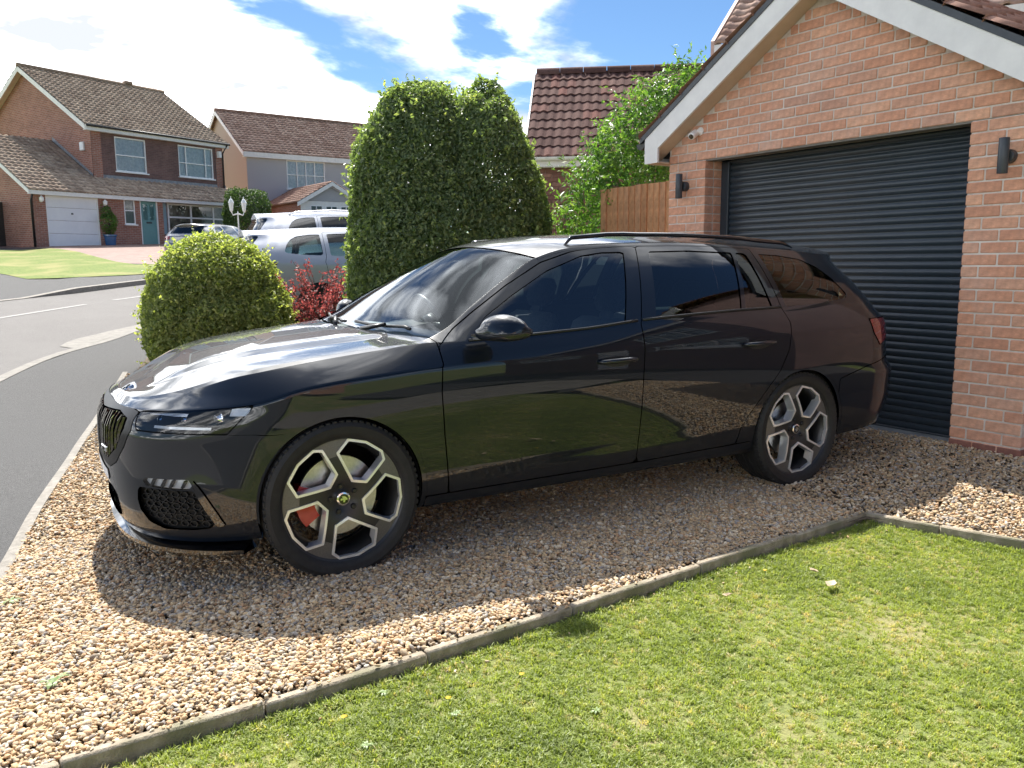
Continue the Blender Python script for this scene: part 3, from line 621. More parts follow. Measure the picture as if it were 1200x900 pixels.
def make_estate():
    car = empty('estate_car'); tag(car, 'glossy black estate car with two-tone alloy wheels parked on the gravel drive', 'car')
    C = dict(ESTATE); C['rows'] = (3, 6, 30, 11, 30, 32)
    S0, Lc = shell_surf(C, 330)
    RA = .346
    arch = lambda S: mn_(np.hypot(S.x, S.z - .329) - RA, np.hypot(S.x - 2.686, S.z - .329) - RA)
    _, R = clip(S0, mx_(arch(S0), S0.seg - 3))
    lipring, R = clip(R, mx_(arch(R) - .022, R.seg - 3))
    P = MAT['paint']
    body = {}
    g = .0028
    ws, R = cut(R, lambda S: mx_(cowl(S.w) + .03 - S.x, S.x - wstop(S.w), 5.035 - S.seg), .003)
    bonnet, R = cut(R, lambda S: mx_(3.0 - S.seg, S.x - cowl(S.w) - .012, S.x - .455), g)
    cowlp, R = clip(R, mx_(5.02 - R.seg, R.x - cowl(R.w) - .03, cowl(R.w) - .06 - R.x))
    roof, R = cut(R, lambda S: mx_(4.965 - S.seg, wstop(S.w) + .004 - S.x), .0015)
    spoiler, roof = cut(roof, lambda S: 3.17 + .05 * (np.abs(S.w) / .6) ** 2 - S.x, .0015)
    pane = {}
    for nm, poly in (('f', PANE_F), ('r1', PANE_R1), ('r2', PANE_R2), ('q', PANE_Q)):
        pane[nm], R = clip(R, mx_(poly_sdf(R.x, R.z, poly), 4.0 - R.seg, R.seg - 4.97))
    dff, bc, drr = lerp_at(DOOR_F_FRONT), lerp_at(B_CUT), lerp_at(DOOR_R_REAR)
    apil = lerp_at([(.46, .93), (.56, 1.0), (.69, 1.075), (.88, 1.178), (1.11, 1.285), (1.34, 1.348), (1.6, 1.40), (3, 1.40)])
    dbot = lerp_at([(.4, .285), (1.5, .285), (2.3, .30)])
    fdoor, R = cut(R, lambda S: mx_(dff(S.z) - S.x, S.x - bc(S.z), dbot(S.x) - S.z, S.seg - 4.955, S.z - apil(S.x)), g)
    rdoor, R = cut(R, lambda S: mx_(bc(S.z) - S.x, S.x - drr(S.z), dbot(S.x) - S.z, S.seg - 4.955), g)
    skirt, R = cut(R, lambda S: mx_(.36 - S.x, S.x - 2.40, S.z - dbot(S.x), ), g)
    head, R = cut(R, lambda S: mx_(poly_sdf(S.a, S.z, HEAD), S.x - .5, S.seg - 3.0), g)
    grl, R = cut(R, lambda S: mx_(poly_sdf(S.a, S.z, GRILLE), S.x - .3), 0)
    grf, R = cut(R, lambda S: mx_(poly_sdf(S.a, S.z, GRILLE_F), S.x - .3, S.seg - 3.0), .0015)
    fog, R = cut(R, lambda S: mx_(poly_sdf(S.a, S.z, FOG), S.x - .3), 0)
    itk, R = cut(R, lambda S: mx_(poly_sdf(S.a, S.z, INTAKE), S.x - .3), 0)
    low, R = cut(R, lambda S: mx_(poly_sdf(S.a, S.z, LOWGR), S.x - .3), 0)
    bld, R = cut(R, lambda S: mx_(poly_sdf(S.a, S.z, BLADE), S.x - .3), .0015)
    fbump, R = cut(R, lambda S: mx_(S.x - np.interp(S.z, [.2, .628, .634, .64], [-.2, -.2, -.62, -.64]), S.seg - 3.0), g)
    wing, R = cut(R, lambda S: mx_(S.x - .47, S.seg - 4.0), g)
    tail, R = cut(R, lambda S: mx_(poly_sdf(S.x, S.z, TAIL), 3.1 - S.x, Lc * 0 + .5 - S.w), g)
    rbump, R = cut(R, lambda S: mx_(3.0 - S.x, S.z - np.interp(S.x, [3.0, 3.25, 3.5, 3.9], [.60, .66, .70, .70])), g)
    tgate, R = cut(R, lambda S: mx_(3.28 - S.x, S.w - np.interp(S.z, [.6, .9, 1.0, 1.3], [.64, .64, .66, .52])), g)
    rwin, tgate = cut(tgate, lambda S: mx_(S.w - np.interp(S.z, [1.0, 1.3], [.56, .46]), 1.03 - S.z, S.z - 1.29), 0)
    # central panels
    bo = panel('bonnet', bonnet, P, car, both=True)
    panel('windscreen', ws, MAT['glass_front'], car, both=True, push=-.004, lip=0)
    panel('cowl_panel', cowlp, MAT['trim'], car, both=True, push=-.012)
    ro = panel('roof', roof, P, car, both=True)
    panel('roof_spoiler', spoiler, P, car, both=True)
    fb = panel('front_bumper', fbump, P, car, both=True)
    gs = panel('grille_surround', grf, MAT['grille_trim'], car, both=True, push=.002)
    gb = panel('grille', grl, MAT['void'], car, both=True, push=-.045, lip=0)
    panel('lower_grille', low, MAT['void'], fb, both=True, push=-.04, lip=0)
    panel('rear_bumper', rbump, P, car, both=True); tg = panel('tailgate', tgate, P, car, both=True)
    panel('rear_window', rwin, MAT['glass_dark'], tg, both=True, push=-.004, lip=0)
    # grille bars: upright fins following the nose
    X, Wd, Z, SS, A = shell(C, 330)
    jz = lambda i, z: int(np.argmin(np.abs(Z[i, :60] - z)))
    for sd in (-1, 1):
        for k in range(11):
            a = .02 + .040 * k; i = int(np.argmin(np.abs(A[:, 0] - a))); z1 = np.interp(a, [0, .33, .455], [.664, .690, .672]) - .004; z0 = np.interp(a, [0, .27, .40, .46], [.478, .482, .545, .62]) + .004
            m = MB(); V = []; zs = np.linspace(z0, z1, 7)
            for z in zs:
                j = jz(i, z); px, py = X[i, j], Wd[i, j] * sd
                V += [(px - .004, py - .0055, z), (px - .004, py + .0055, z), (px + .042, py + .0065, z), (px + .042, py - .0065, z)]
            F = [(q * 4 + r, q * 4 + (r + 1) % 4, q * 4 + 4 + (r + 1) % 4, q * 4 + 4 + r) for q in range(6) for r in range(4)] + [(0, 3, 2, 1), (24, 25, 26, 27)]
            m.add(V, F); m.build('grille_bar', MAT['gloss_black'], gb)
    # model badge on the grille, by the near corner
    i = int(np.argmin(np.abs(A[:, 0] - .25))); j = jz(i, .53)
    bx, by, bz = X[i, j] - .012, -Wd[i, j], .525
    bd = MB().box(-.004, .006, -.045, .045, -.012, .012, .003).build('model_badge', MAT['chrome'], gb); bd.location = (bx, by, bz); bd.rotation_euler = (0, 0, .12)
    cu = bpy.data.curves.new('badge_text', 'FONT'); cu.body = 'RS'; cu.size = .024; cu.extrude = .0012; cu.align_x = 'CENTER'; cu.align_y = 'CENTER'
    to = bpy.data.objects.new('tmp', cu); COL.objects.link(to); dg = bpy.context.evaluated_depsgraph_get(); tm = bpy.data.meshes.new_from_object(to.evaluated_get(dg)); bpy.data.objects.remove(to)
    tm.materials.append(MAT['gloss_black']); t = inst('badge_lettering', tm, gb, (bx - .0055, by, bz), (PI / 2, 0, -PI / 2 + .12))
    # bonnet badge
    i = int(np.argmin(np.abs(A[:, 0] - .0))); 
    b1 = MB().lathe([(0, .006), (.036, .006), (.040, .003), (.040, -.01)], 36).build('bonnet_badge', MAT['chrome'], bo, angle=35); b1.location = (-.700, 0, .738); b1.rotation_euler = (0, math.radians(0), PI / 2); b1.rotation_euler = Euler((math.radians(0), math.radians(0), math.radians(90)))
    b1.rotation_euler = Vector((-.52, 0, .85)).to_track_quat('Y', 'Z').to_euler()
    b2 = MB().prism([(-.022, -.006), (-.003, -.006), (-.006, -.019), (.006, -.019), (.009, -.006), (.022, -.006), (.021, .005), (.006, .018), (-.015, .018), (-.003, .006), (-.019, .006)], 'y', .006, .009).build('badge_emblem', MAT['gloss_black'], bo); b2.location = b1.location; b2.rotation_euler = b1.rotation_euler
    # lip of the splitter (blade under the bumper)
    sp = MB(); pts = []
    for i in range(0, 330, 3):
        if X[i, 3] > -.37: break
        pts.append(i)
    V = []
    for i in pts:
        x, w = X[i, 3], Wd[i, 3]; nx_, nw = (-1, 0) if w < .05 else (-(max(.05, .8 - w)), w); l = math.hypot(nx_, nw)
        V += [(x - .022 * (1 - .6 * min(1, w / .8)), w + .012 * min(1, w / .7), .150), (x - .022 * (1 - .6 * min(1, w / .8)), w + .012 * min(1, w / .7), .166), (x + .06, w * .93, .196), (x + .06, w * .93, .150)]
    for sd in (-1, 1):
        b = len(sp.V); sp.add([(v[0], v[1] * sd, v[2]) for v in V], [(q * 4 + r, q * 4 + (r + 1) % 4, q * 4 + 4 + (r + 1) % 4, q * 4 + 4 + r) for q in range(len(pts) - 1) for r in range(4)])
    sp.build('front_splitter', MAT['gloss_black'], car, angle=40)
    # number plate across the front bumper
    plt, _ = clip(S0, mx_(S0.a - .255, .385 - S0.z, S0.z - .435, S0.x + .5)); panel('number_plate', plt, MAT['white'], fb, both=True, push=.004, lip=.004)
    for sd in (-1, 1):
        k = dict(side=sd)
        for i_ in range(1): panel('front_wing', wing, P, car, **k)
        fd = panel('front_door', fdoor, P, car, **k); rd = panel('rear_door', rdoor, P, car, **k)
        panel('rear_quarter_panel', R, P, car, **k); panel('side_skirt', skirt, P, car, **k)
        for lr in clip(lipring, lipring.x - 1.4): panel('arch_edge', lr, P, car, push=-.001, lip=.03, **k)
        panel('door_glass', pane['f'], MAT['glass_side'], fd, push=-.006, lip=0, **k)
        panel('door_glass', pane['r1'], MAT['glass_dark'], rd, push=-.006, lip=0, **k); panel('quarter_glass', pane['r2'], MAT['glass_dark'], rd, push=-.006, lip=0, **k)
        panel('rear_side_glass', pane['q'], MAT['glass_dark'], car, push=-.003, lip=0, **k)
        # headlamp: clear lens, dark bowl behind it, projector units
        hl = panel('headlight', head, MAT['lens'], car, lip=.012, **k)
        panel('lamp_housing', head, MAT['lamp_dark'], hl, push=-.05, lip=0, **k)
        for (a_, z_, r_, m_) in ((.60, .672, .024, 'chrome'), (.72, .680, .026, 'chrome'), (.86, .690, .030, 'chrome')):
            i = int(np.argmin(np.abs(A[:, 0] - a_))); j = jz(i, z_); 
            pr = MB().lathe([(0, .016), (r_ * .6, .012), (r_ * .8, 0), (r_, -.004), (r_, -.03)], 28).build('projector', MAT['chrome'], hl, angle=35)
            nd = Vector((-.93, sd * .37, 0)); pr.location = (X[i, j] + .042, sd * (Wd[i, j] - .02), z_ - .004); pr.rotation_euler = nd.to_track_quat('Y', 'Z').to_euler()
        for (a0, a1, zt, zb) in ((.55, .74, .706, .694), (.62, .88, .656, .646), (.93, 1.02, .730, .700)):   # light guides
            V = []
            for q in range(8):
                a_ = a0 + (a1 - a0) * q / 7; i = int(np.argmin(np.abs(A[:, 0] - a_)))
                for z_ in (zb, zt): j = jz(i, z_); V.append((X[i, j] + .020, sd * (Wd[i, j] - .012), z_))
            MB().add(V, [(q * 2, q * 2 + 1, q * 2 + 3, q * 2 + 2) for q in range(7)]).build('light_guide', MAT['lamp_white'], hl)
        fg = panel('fog_light', fog, MAT['lens'], car, lip=.008, **k); panel('lamp_housing', fog, MAT['lamp_white'], fg, push=-.02, lip=0, **k)
        for q in range(4):
            a_ = .63 + .045 * q; i = int(np.argmin(np.abs(A[:, 0] - a_))); j = jz(i, .435)
            o = MB().box(-.004, .004, -.012, .012, -.016, .016).build('lamp_divider', MAT['trim'], fg); o.location = (X[i, j] + .012, sd * (Wd[i, j] - .008), .435); o.rotation_euler = (0, .5, sd * .7)
        it = panel('bumper_intake', itk, MAT['void'], fb, push=-.045, lip=0, **k)
        for q in range(6):   # honeycomb slats in the intake
            for c in range(7):
                a_ = .56 + .045 * c + (.0225 if q % 2 else 0); z_ = .270 + .024 * q
                if poly_sdf(np.array([a_]), np.array([z_]), INTAKE)[0] > -.012: continue
                i = int(np.argmin(np.abs(A[:, 0] - a_))); j = jz(i, z_)
                o = MB().lathe([(.021, 0), (.021, .012), (.017, .012), (.017, 0)], 6).build('intake_mesh', MAT['trim'], it); o.location = (X[i, j] + .026, sd * (Wd[i, j] - .022), z_); o.rotation_euler = Vector((-.75, sd * .66, 0)).to_track_quat('Y', 'Z').to_euler(); o.scale = (1, 1, .62)
        panel('air_curtain_blade', bld, MAT['gloss_black'], fb, push=.008, lip=.012, **k)
        panel('tail_light', tail, MAT['red_lens'], car, push=.004, lip=.02, **k)
        # chrome-free black waist strip under the glass
        for (x0, x1, dr_) in ((.60, 1.535, fd), (1.565, 2.555, rd)):
            m = MB(); pts = []
            for q in range(13):
                x = x0 + (x1 - x0) * q / 12; i = int(np.argmin(np.abs(X[:, 45] - x))); jj = int(np.argmin(np.abs(SS[0] - 4.03))); pts.append((X[i, jj], sd * (Wd[i, jj] + .001), Z[i, jj]))
            m.tube(pts, .0075, 6); m.build('waist_strip', MAT['trim'], dr_, smooth=True)
        # door handles: grab bar standing off a shallow cup
        for (x0, z0, dr_) in ((1.375, .812, fd), (2.325, .842, rd)):
            i = int(np.argmin(np.abs(X[:, 30] - x0))); j = jz(i, z0); y0 = Wd[i, j]
            m = MB().tube([(x0 - .115, sd * (y0 - .006), z0 + .001), (x0 - .098, sd * (y0 + .022), z0 + .002), (x0 - .05, sd * (y0 + .032), z0 + .004), (x0 + .05, sd * (y0 + .032), z0 + .006), (x0 + .095, sd * (y0 + .022), z0 + .005), (x0 + .112, sd * (y0 - .006), z0 + .005)], [.010, .012, .0135, .0135, .012, .010], 12)
            m.build('door_handle', P, dr_, smooth=True)
            cupm = MB(); n = 20; cupm.add([(x0 + .085 * math.cos(2 * PI * q / n), sd * (y0 + .0015), z0 - .002 + .026 * math.sin(2 * PI * q / n)) for q in range(n)], [tuple(range(n))]); cupm.build('handle_recess', MAT['trim'], dr_)
        # badge strip on the wing behind the arch (sharp highlight piece in the body line)
        # door mirror
        mb = MB(); nu, nv = 28, 16; V = []; F = []
        for a in range(nu):
            for b in range(nv + 1):
                th = 2 * PI * a / nu; ph = -PI / 2 + PI * b / nv
                up_ = ph > 0; sp_ = lambda v, e: math.copysign(abs(v) ** (e * (1.22 if up_ else .62)), v)
                lx = sp_(math.cos(ph), .75) * sp_(math.cos(th), .8); ly = sp_(math.cos(ph), .75) * sp_(math.sin(th), .75); lz = sp_(math.sin(ph), .8)
                x = .695 + .078 * lx + .034 * ly; y = 1.006 + .100 * ly; z = 1.000 + (.066 if lz > 0 else .046) * lz * (1 - .2 * max(0, lx)) + .004 * lx
                V.append((x, sd * y, z))
        F = [(a * (nv + 1) + b, ((a + 1) % nu) * (nv + 1) + b, ((a + 1) % nu) * (nv + 1) + b + 1, a * (nv + 1) + b + 1) for a in range(nu) for b in range(nv)]
        mir = MB().add(V, F).build('door_mirror', P, car, smooth=True)
        V2 = [(v[0], v[1], v[2]) for v in V]
        band = MB().tube([(.60, sd * 1.06, .9895), (.615, sd * 1.105, .9895), (.68, sd * 1.120, .9895), (.77, sd * 1.085, .991)], .0035, 6).build('mirror_seam', MAT['trim'], mir)
        MB().add([(.60, sd * .885, .955), (.70, sd * .885, .957), (.70, sd * .885, .985), (.60, sd * .885, .978), (.63, sd * .96, .958), (.73, sd * .96, .960), (.73, sd * .96, .992), (.63, sd * .96, .985)], [(0, 1, 5, 4), (1, 2, 6, 5), (2, 3, 7, 6), (3, 0, 4, 7), (4, 5, 6, 7), (0, 3, 2, 1)]).build('mirror_arm', MAT['gloss_black'], mir)
        # roof rail
        pts = [(1.30, sd * .555, 1.362)]; 
        for q in range(15):
            x = 1.36 + (2.90 - 1.36) * q / 14; i = int(np.argmin(np.abs(X[:, -1] - x))); jj = int(np.argmin(np.abs(Wd[i, -34:] - .535))) - 34; pts.append((x, sd * .535, Z[i, jj] + .030))
        pts.append((2.99, sd * .530, 1.362))
        MB().tube(pts, [.004] + [.0125] * 15 + [.004], 10).build('roof_rail', MAT['gloss_black'], car, smooth=True)
        for x in (0, 2.686): make_wheel(car, x, sd * .796, sd, x == 0)
    # bits along the centre
    i = int(np.argmin(np.abs(X[:, -1] - 2.93)))
    MB().tube([(2.86, 0, 1.408), (2.93, 0, 1.436), (3.0, 0, 1.448), (3.05, 0, 1.450)], [.03, .02, .008, .004], 10).build('roof_aerial', MAT['gloss_black'], car, smooth=True)
    # underbody and inner liner close off the gaps
    ST, _ = shell_surf(C, 140); inn, _ = clip(ST, ST.seg - 3.9); _, inn = clip(inn, mx_(arch(inn) - .03)); panel('inner_body', inn, MAT['void'], car, both=True, push=-.030, lip=0)
    inn2, _ = clip(ST, mx_(3.9 - ST.seg, ST.x - .30)); 
    panel('bonnet_liner', inn2, MAT['void'], car, both=True, push=-.035, lip=0)
    inn3, _ = clip(ST, mx_(5.1 - ST.seg, 1.14 - ST.x, ST.x - 3.4)); panel('headlining', inn3, MAT['headlining'], car, both=True, push=-.03, lip=0)
    box('underbody', -.58, 3.55, -.52, .52, .19, .24, MAT['void'], car)
    for x in (0, 2.686):
        for sd in (-1, 1): MB().lathe([(.345, -.15), (.352, .10)], 40, a0=-.15, a1=PI + .15).add([], []).build('wheel_arch_liner', MAT['void'], car).location = (x, sd * .74, .329)
    box('firewall', .30, .34, -.72, .72, .22, .92, MAT['void'], car); box('cabin_floor', .34, 3.60, -.74, .74, .24, .27, MAT['void'], car)
    for x in (0, 2.686): box('inner_tub', x - .37, x + .37, -.60, .60, .22, .70, MAT['void'], car)
    # cabin
    d = MB().prism([(.36, .86), (.46, .925), (.70, .945), (.80, .93), (.84, .87), (.82, .70), (.42, .66)], 'y', -.70, .70).build('dashboard', MAT['dash'], car, angle=40)
    MB().prism([(.74, .935), (.90, .955), (.92, .93), (.80, .90)], 'y', .18, .56).build('instrument_hood', MAT['trim'], car, angle=40)
    sw = MB(); n = 40; c = Vector((.98, .37, .93)); Mx = Matrix.Translation(c) @ Matrix.Rotation(math.radians(-24), 4, 'Y')
    sw.tube([Mx @ Vector((0, .182 * math.cos(2 * PI * q / n), .182 * math.sin(2 * PI * q / n))) for q in range(n + 1)], .015, 10, cap=False)
    for a in (0, PI, -PI / 2): sw.tube([Mx @ Vector((0, .03 * math.cos(a), .03 * math.sin(a))), Mx @ Vector((0, .18 * math.cos(a), .18 * math.sin(a)))], .018, 8)
    sw.tube([Mx @ Vector((-.02, 0, 0)), Mx @ Vector((.03, 0, 0))], .06, 18); sw.tube([Mx @ Vector((-.02, 0, 0)), (.78, .37, .84)], .03, 10); sw.build('steering_wheel', MAT['trim'], car, smooth=True)
    def seat(x, y, wd, hz=.55):
        m = MB(); m.box(x - .27, x + .22, y - wd, y + wd, .36, .52, .05)
        M = Matrix.Translation((x + .20, y, .46)) @ Matrix.Rotation(math.radians(20), 4, 'Y'); m.box(-.07, .07, -wd, wd, 0, hz, .05, M)
        for yy in ([0] if wd < .3 else [-.42, 0, .42]): m.box(-.045, .045, yy - .125, yy + .125, hz + .04, hz + .22, .035, M); m.box(-.01, .01, yy - .05, yy + .05, hz - .02, hz + .06, 0, M)
        return m.build('seat', MAT['seat'], car, angle=60)
    seat(1.32, -.37, .25); seat(1.32, .37, .25); seat(2.20, 0, .64, .52)
    box('load_cover', 2.62, 3.45, -.62, .62, .94, .955, MAT['seat'], car); box('centre_console', .8, 1.5, -.1, .1, .27, .58, MAT['dash'], car, .03)
    mr = MB().box(-.012, .012, -.12, .12, -.035, .035, .012).build('interior_mirror', MAT['trim'], car, angle=50); mr.location = (.99, .0, 1.265); mr.rotation_euler = (0, .2, -.15)
    for (ya, yb, xa, xb) in ((.05, .60, .36, .44), (-.62, -.05, .44, .37)):   # wipers lying at the foot of the screen
        pts = []; 
        for q in range(9):
            t = q / 8; y = ya + (yb - ya) * t; xx = cowl(abs(y)) + .055 + .02 * t; i = int(np.argmin(np.abs(X[:, -1] - xx))); jj = int(np.argmin(np.abs(Wd[i, -33:] - abs(y)))) - 33; pts.append((X[i, jj], y, Z[i, jj] + .014))
        m = MB().tube(pts, .008, 6); q0 = pts[3]; m.tube([(q0[0] - .06, q0[1] - .16 if ya > 0 else q0[1] + .16, q0[2] - .02), (q0[0] - .02, q0[1] - .05, q0[2] + .012), q0], [.012, .009, .007], 8); m.build('wiper', MAT['trim'], car, smooth=True)
    for y in (-.33,): box('rear_wiper', 3.52, 3.54, -.2, .2, 1.06, 1.075, MAT['trim'], tg)
    return car
MAT['grille_trim'] = mat('dark_satin_trim', (.005, .005, .006), rough=.4, spec=.2)
MAT['lamp_dark'] = mat('lamp_bowl', (.13, .14, .17), (.30, .32, .37), scale=30, rough=.25, metal=.6)
MAT['lamp_white'] = mat('lamp_reflector', (.62, .64, .68), (.80, .82, .85), scale=40, rough=.2, metal=.2)
MAT['headlining'] = mat('grey_headlining', (.30, .30, .29), (.36, .36, .35), scale=60, rough=.95)
estate = make_estate()
# ------------------------------------------------------------------ own brick garage
BR = [(0, (.51, .255, .165)), (.35, (.60, .31, .20)), (.65, (.57, .325, .225)), (.85, (.65, .36, .235)), (1, (.49, .27, .19))]
MAT['brick'] = mat_tint('red_stock_brick', BR, rough=.85, stain=(.66, .52, .45), src='obj', noise=(22, .22), bump=.5, bscale=90)
MAT['brick_j'] = mat_tint('red_stock_brick_joined', BR, rough=.85, stain=(.66, .52, .45), src='attr', noise=(22, .22), bump=.5, bscale=90)
MAT['mortar'] = mat('lime_mortar', (.52, .45, .39), (.66, .59, .53), scale=30, rough=.95, bump=.4, bscale=150, c3=(.72, .68, .63), scale2=1.4)
MAT['brick_base'] = mat('dark_plinth_brick', (.20, .085, .065), (.28, .12, .09), scale=30, rough=.85, bump=.3)
MAT['slate_blue'] = mat('bitumen_strip', (.05, .065, .085), (.085, .10, .12), scale=20, rough=.8, bump=.2)
MAT['slat'] = mat('anthracite_slat', (.021, .031, .042), (.028, .039, .051), scale=3, rough=.33, spec=.5)
MAT['threshold'] = mat('concrete_threshold', (.20, .21, .21), (.32, .33, .32), scale=14, rough=.9, bump=.2)
GA = -1.5179; GO = (4.0378, 1.3583)
gar = empty('brick_garage', (GO[0], GO[1], 0), GA); tag(gar, 'red brick garage with white barge boards and dark roller door beside the black car', 'garage')
# local frame: x = along the front to the right, +y = inside, -y would be the drive; check: front faces -Y local after rotation
# rotation by GA turns local +x into (cos,sin)=(.053,-.999); local +y -> (.999,.053) = into the garage
ZL = 2.142; SL_, SR_ = -.44, 2.70; APX = 1.13; PIT = .60
def gz(s): return 3.385 - PIT * abs(s - APX) - .20   # underside of the roof on the front wall
bm_cache = {}
def brick_mesh(l, dep, h=.065):
    k = (round(l, 3), round(dep, 3), round(h, 3))
    if k not in bm_cache:
        m = MB().box(0, l, 0, dep, 0, h, .0045); o = m.build('brick', MAT['brick']); bm_cache[k] = o.data; bpy.data.objects.remove(o)
    return bm_cache[k]
bricks = []   # s0, z0, length, depth(y extent), y0
z = ZL - 27 * .075 - .075 + .005; course = 0
z0s = [ZL - 27 * .075 + .075 * k + .005 for k in range(-1, 46)]
for ci, z in enumerate(z0s):
    odd = ci % 2; top = z + .065
    def row(s0, s1, start, dep=.102):
        s = s0; first = True
        while s < s1 - .03:
            l = (start if first else .215); l = min(l, s1 - s); first = False
            bricks.append([s, z, l, dep, 0.0, ci]); s += l + .010
    if top <= ZL + .001:
        # piers either side of the door, toothed at the jamb
        row(SL_, -.0, .1025 if odd else .215)
        bricks[-1][3] = .102
        n0 = len(bricks); row(2.25, SR_, .1025 if odd else .215)
        # reveal of the left jamb: the return of the corner bricks
        if odd:   # header on the face runs back 215
            bricks.append([-.1025, z, .1025, .102, .112, ci])
        else: bricks.append([-.1025, z, .1025, .102, .112, ci])
    else:
        lim = (3.385 - .20 - top) / PIT; a, b = max(SL_, APX - lim - .05), min(SR_, APX + lim + .05)
        if b - a < .1: continue
        s = SL_ + (0 if odd else -.1125)
        while s < b:
            l = .215; s_, e_ = max(s, a), min(s + l, b)
            if e_ - s_ > .03: bricks.append([s_, z, e_ - s_, .102, 0.0, ci])
            s += .225
def seen(b):
    P = gar.matrix_basis @ Vector((b[0] + b[2] / 2, b[4], b[1] + .03)); d = P - CAM; zc = d.dot(_f); px = 600 + 966.8 * d.dot(_r2) / zc; py = 450 - 966.8 * d.dot(_u2) / zc
    hid = py > 270 and px < 1000
    return (b[2] / zc / zc) * (1 if (700 < px < 1240 and -20 < py < 560 and not hid) else .001)
order = sorted(range(len(bricks)), key=lambda i: -seen(bricks[i])); keep = set(order[:298]); rest = MB(); tints = []
rb = random.Random(3)
for i, b in enumerate(bricks):
    dy = rb.uniform(-.0018, .0018); mk = brick_mesh(b[2], b[3])
    if i in keep and b[1] > .06:
        o = inst('brick', mk, gar, (b[0], b[4] + dy, b[1]), (0, 0, 0))
        if b[1] < .125 and b[4] == 0: o.data = o.data
    else:
        t = rb.random(); n0 = len(rest.V); rest.add([v.co for v in mk.vertices], [tuple(p.vertices) for p in mk.polygons], Matrix.Translation((b[0], b[4] + dy, b[1]))); tints += [t] * (len(rest.V) - n0)
tag(obj('brickwork', rest.V, rest.F, MAT['brick_j'], gar, attrs={'tint': tints}), kind='stuff')
# mortar body behind the brick faces: piers, gable, side and rear walls
G1 = SL_ + .004; G2 = SR_ - .004
MB().box(G1, -.006, .006, .212, -.2, ZL).build('wall', MAT['mortar'], gar); MB().box(2.256, G2, .006, .212, -.2, ZL).build('wall', MAT['mortar'], gar)
MB().prism([(G1, ZL + .004), (G2, ZL + .004), (G2, gz(G2) + .02), (APX, gz(APX) + .02), (G1, gz(G1) + .02)], 'y', .006, .212).build('wall', MAT['mortar'], gar)
MAT['brick_uv'] = mat_brickuv('red_brick_wall', (.40, .17, .115), (.47, .21, .14), (.44, .37, .31))
def uvwall(name, a, b, z0, z1, mat_, parent, gable=None, uo=0):
    """vertical wall sheet from a to b (x,y), brick pattern in metres; gable = extra height at mid"""
    L = math.hypot(b[0] - a[0], b[1] - a[1]); V = [(a[0], a[1], z0), (b[0], b[1], z0), (b[0], b[1], z1), (a[0], a[1], z1)]; uv = [(uo, z0), (uo + L, z0), (uo + L, z1), (uo, z1)]; F = [(0, 1, 2, 3)]
    if gable: V.append(((a[0] + b[0]) / 2, (a[1] + b[1]) / 2, z1 + gable)); uv.append((uo + L / 2, z1 + gable)); F = [(0, 1, 2, 4, 3)]
    return obj(name, V, F, mat_, parent, uv=uv)
uvwall('side_wall', (SL_ - .001, .21), (SL_ - .001, 5.4), -.2, 2.3, MAT['brick_uv'], gar); uvwall('side_wall', (SR_ + .001, .21), (SR_ + .001, 5.4), -.2, 2.3, MAT['brick_uv'], gar); uvwall('rear_wall', (SL_, 5.4), (SR_, 5.4), -.2, 2.3, MAT['brick_uv'], gar, gable=.95)
box('plinth_course', -.44, -.003, -.004, .1, .035, .105, MAT['brick_base'], gar, .004)
for k in range(3): box('plinth_brick', 2.252 + .155 * k, 2.252 + .155 * k + .146, -.006, .1, .036, .1075, MAT['brick_base'], gar, .004)
box('damp_strip', SL_, SR_, -.028, .21, -.1, .032, MAT['slate_blue'], gar, .004)
box('threshold', .0, 2.25, .03, .30, -.1, .062, MAT['threshold'], gar, .006)
box('lintel', -.10, 2.35, .012, .11, ZL - .0095, ZL + .003, MAT['cream_kerb'], gar)
# roller door: curved interlocking slats, each a piece of its own
rd_ = box('roller_door', -.03, 2.28, .262, .272, .06, 2.30, MAT['slat'], gar)
sm_ = MB(); n = 7; PT = .0522
prof = [(.228 + .0, 0)] + [(.228 - .0085 * math.sin(PI * k / n) - .0015, PT * .86 * k / n) for k in range(n + 1)] + [(.236, PT * .875), (.236, PT * .985), (.228, PT)]
V = [(x, y, z) for x in (-.02, 2.27) for y, z in prof]; m_ = len(prof); sm_.add(V, [(k, k + 1, m_ + k + 1, m_ + k) for k in range(m_ - 1)])
so = sm_.build('slat', MAT['slat'], None, angle=35); sme = so.data; bpy.data.objects.remove(so)
for k in range(41): inst('slat', sme, rd_, (0, rb.uniform(-.0006, .0006), .075 + PT * k), (rb.uniform(-.003, .003), 0, 0))
box('bottom_rail', -.02, 2.27, .212, .240, .064, .076, MAT['dark_metal'], rd_, .003)
box('door_guide', .002, .085, .195, .25, .06, ZL - .012, MAT['slat'], gar, .003); box('door_guide', 2.165, 2.248, .195, .25, .06, ZL - .012, MAT['slat'], gar, .003)
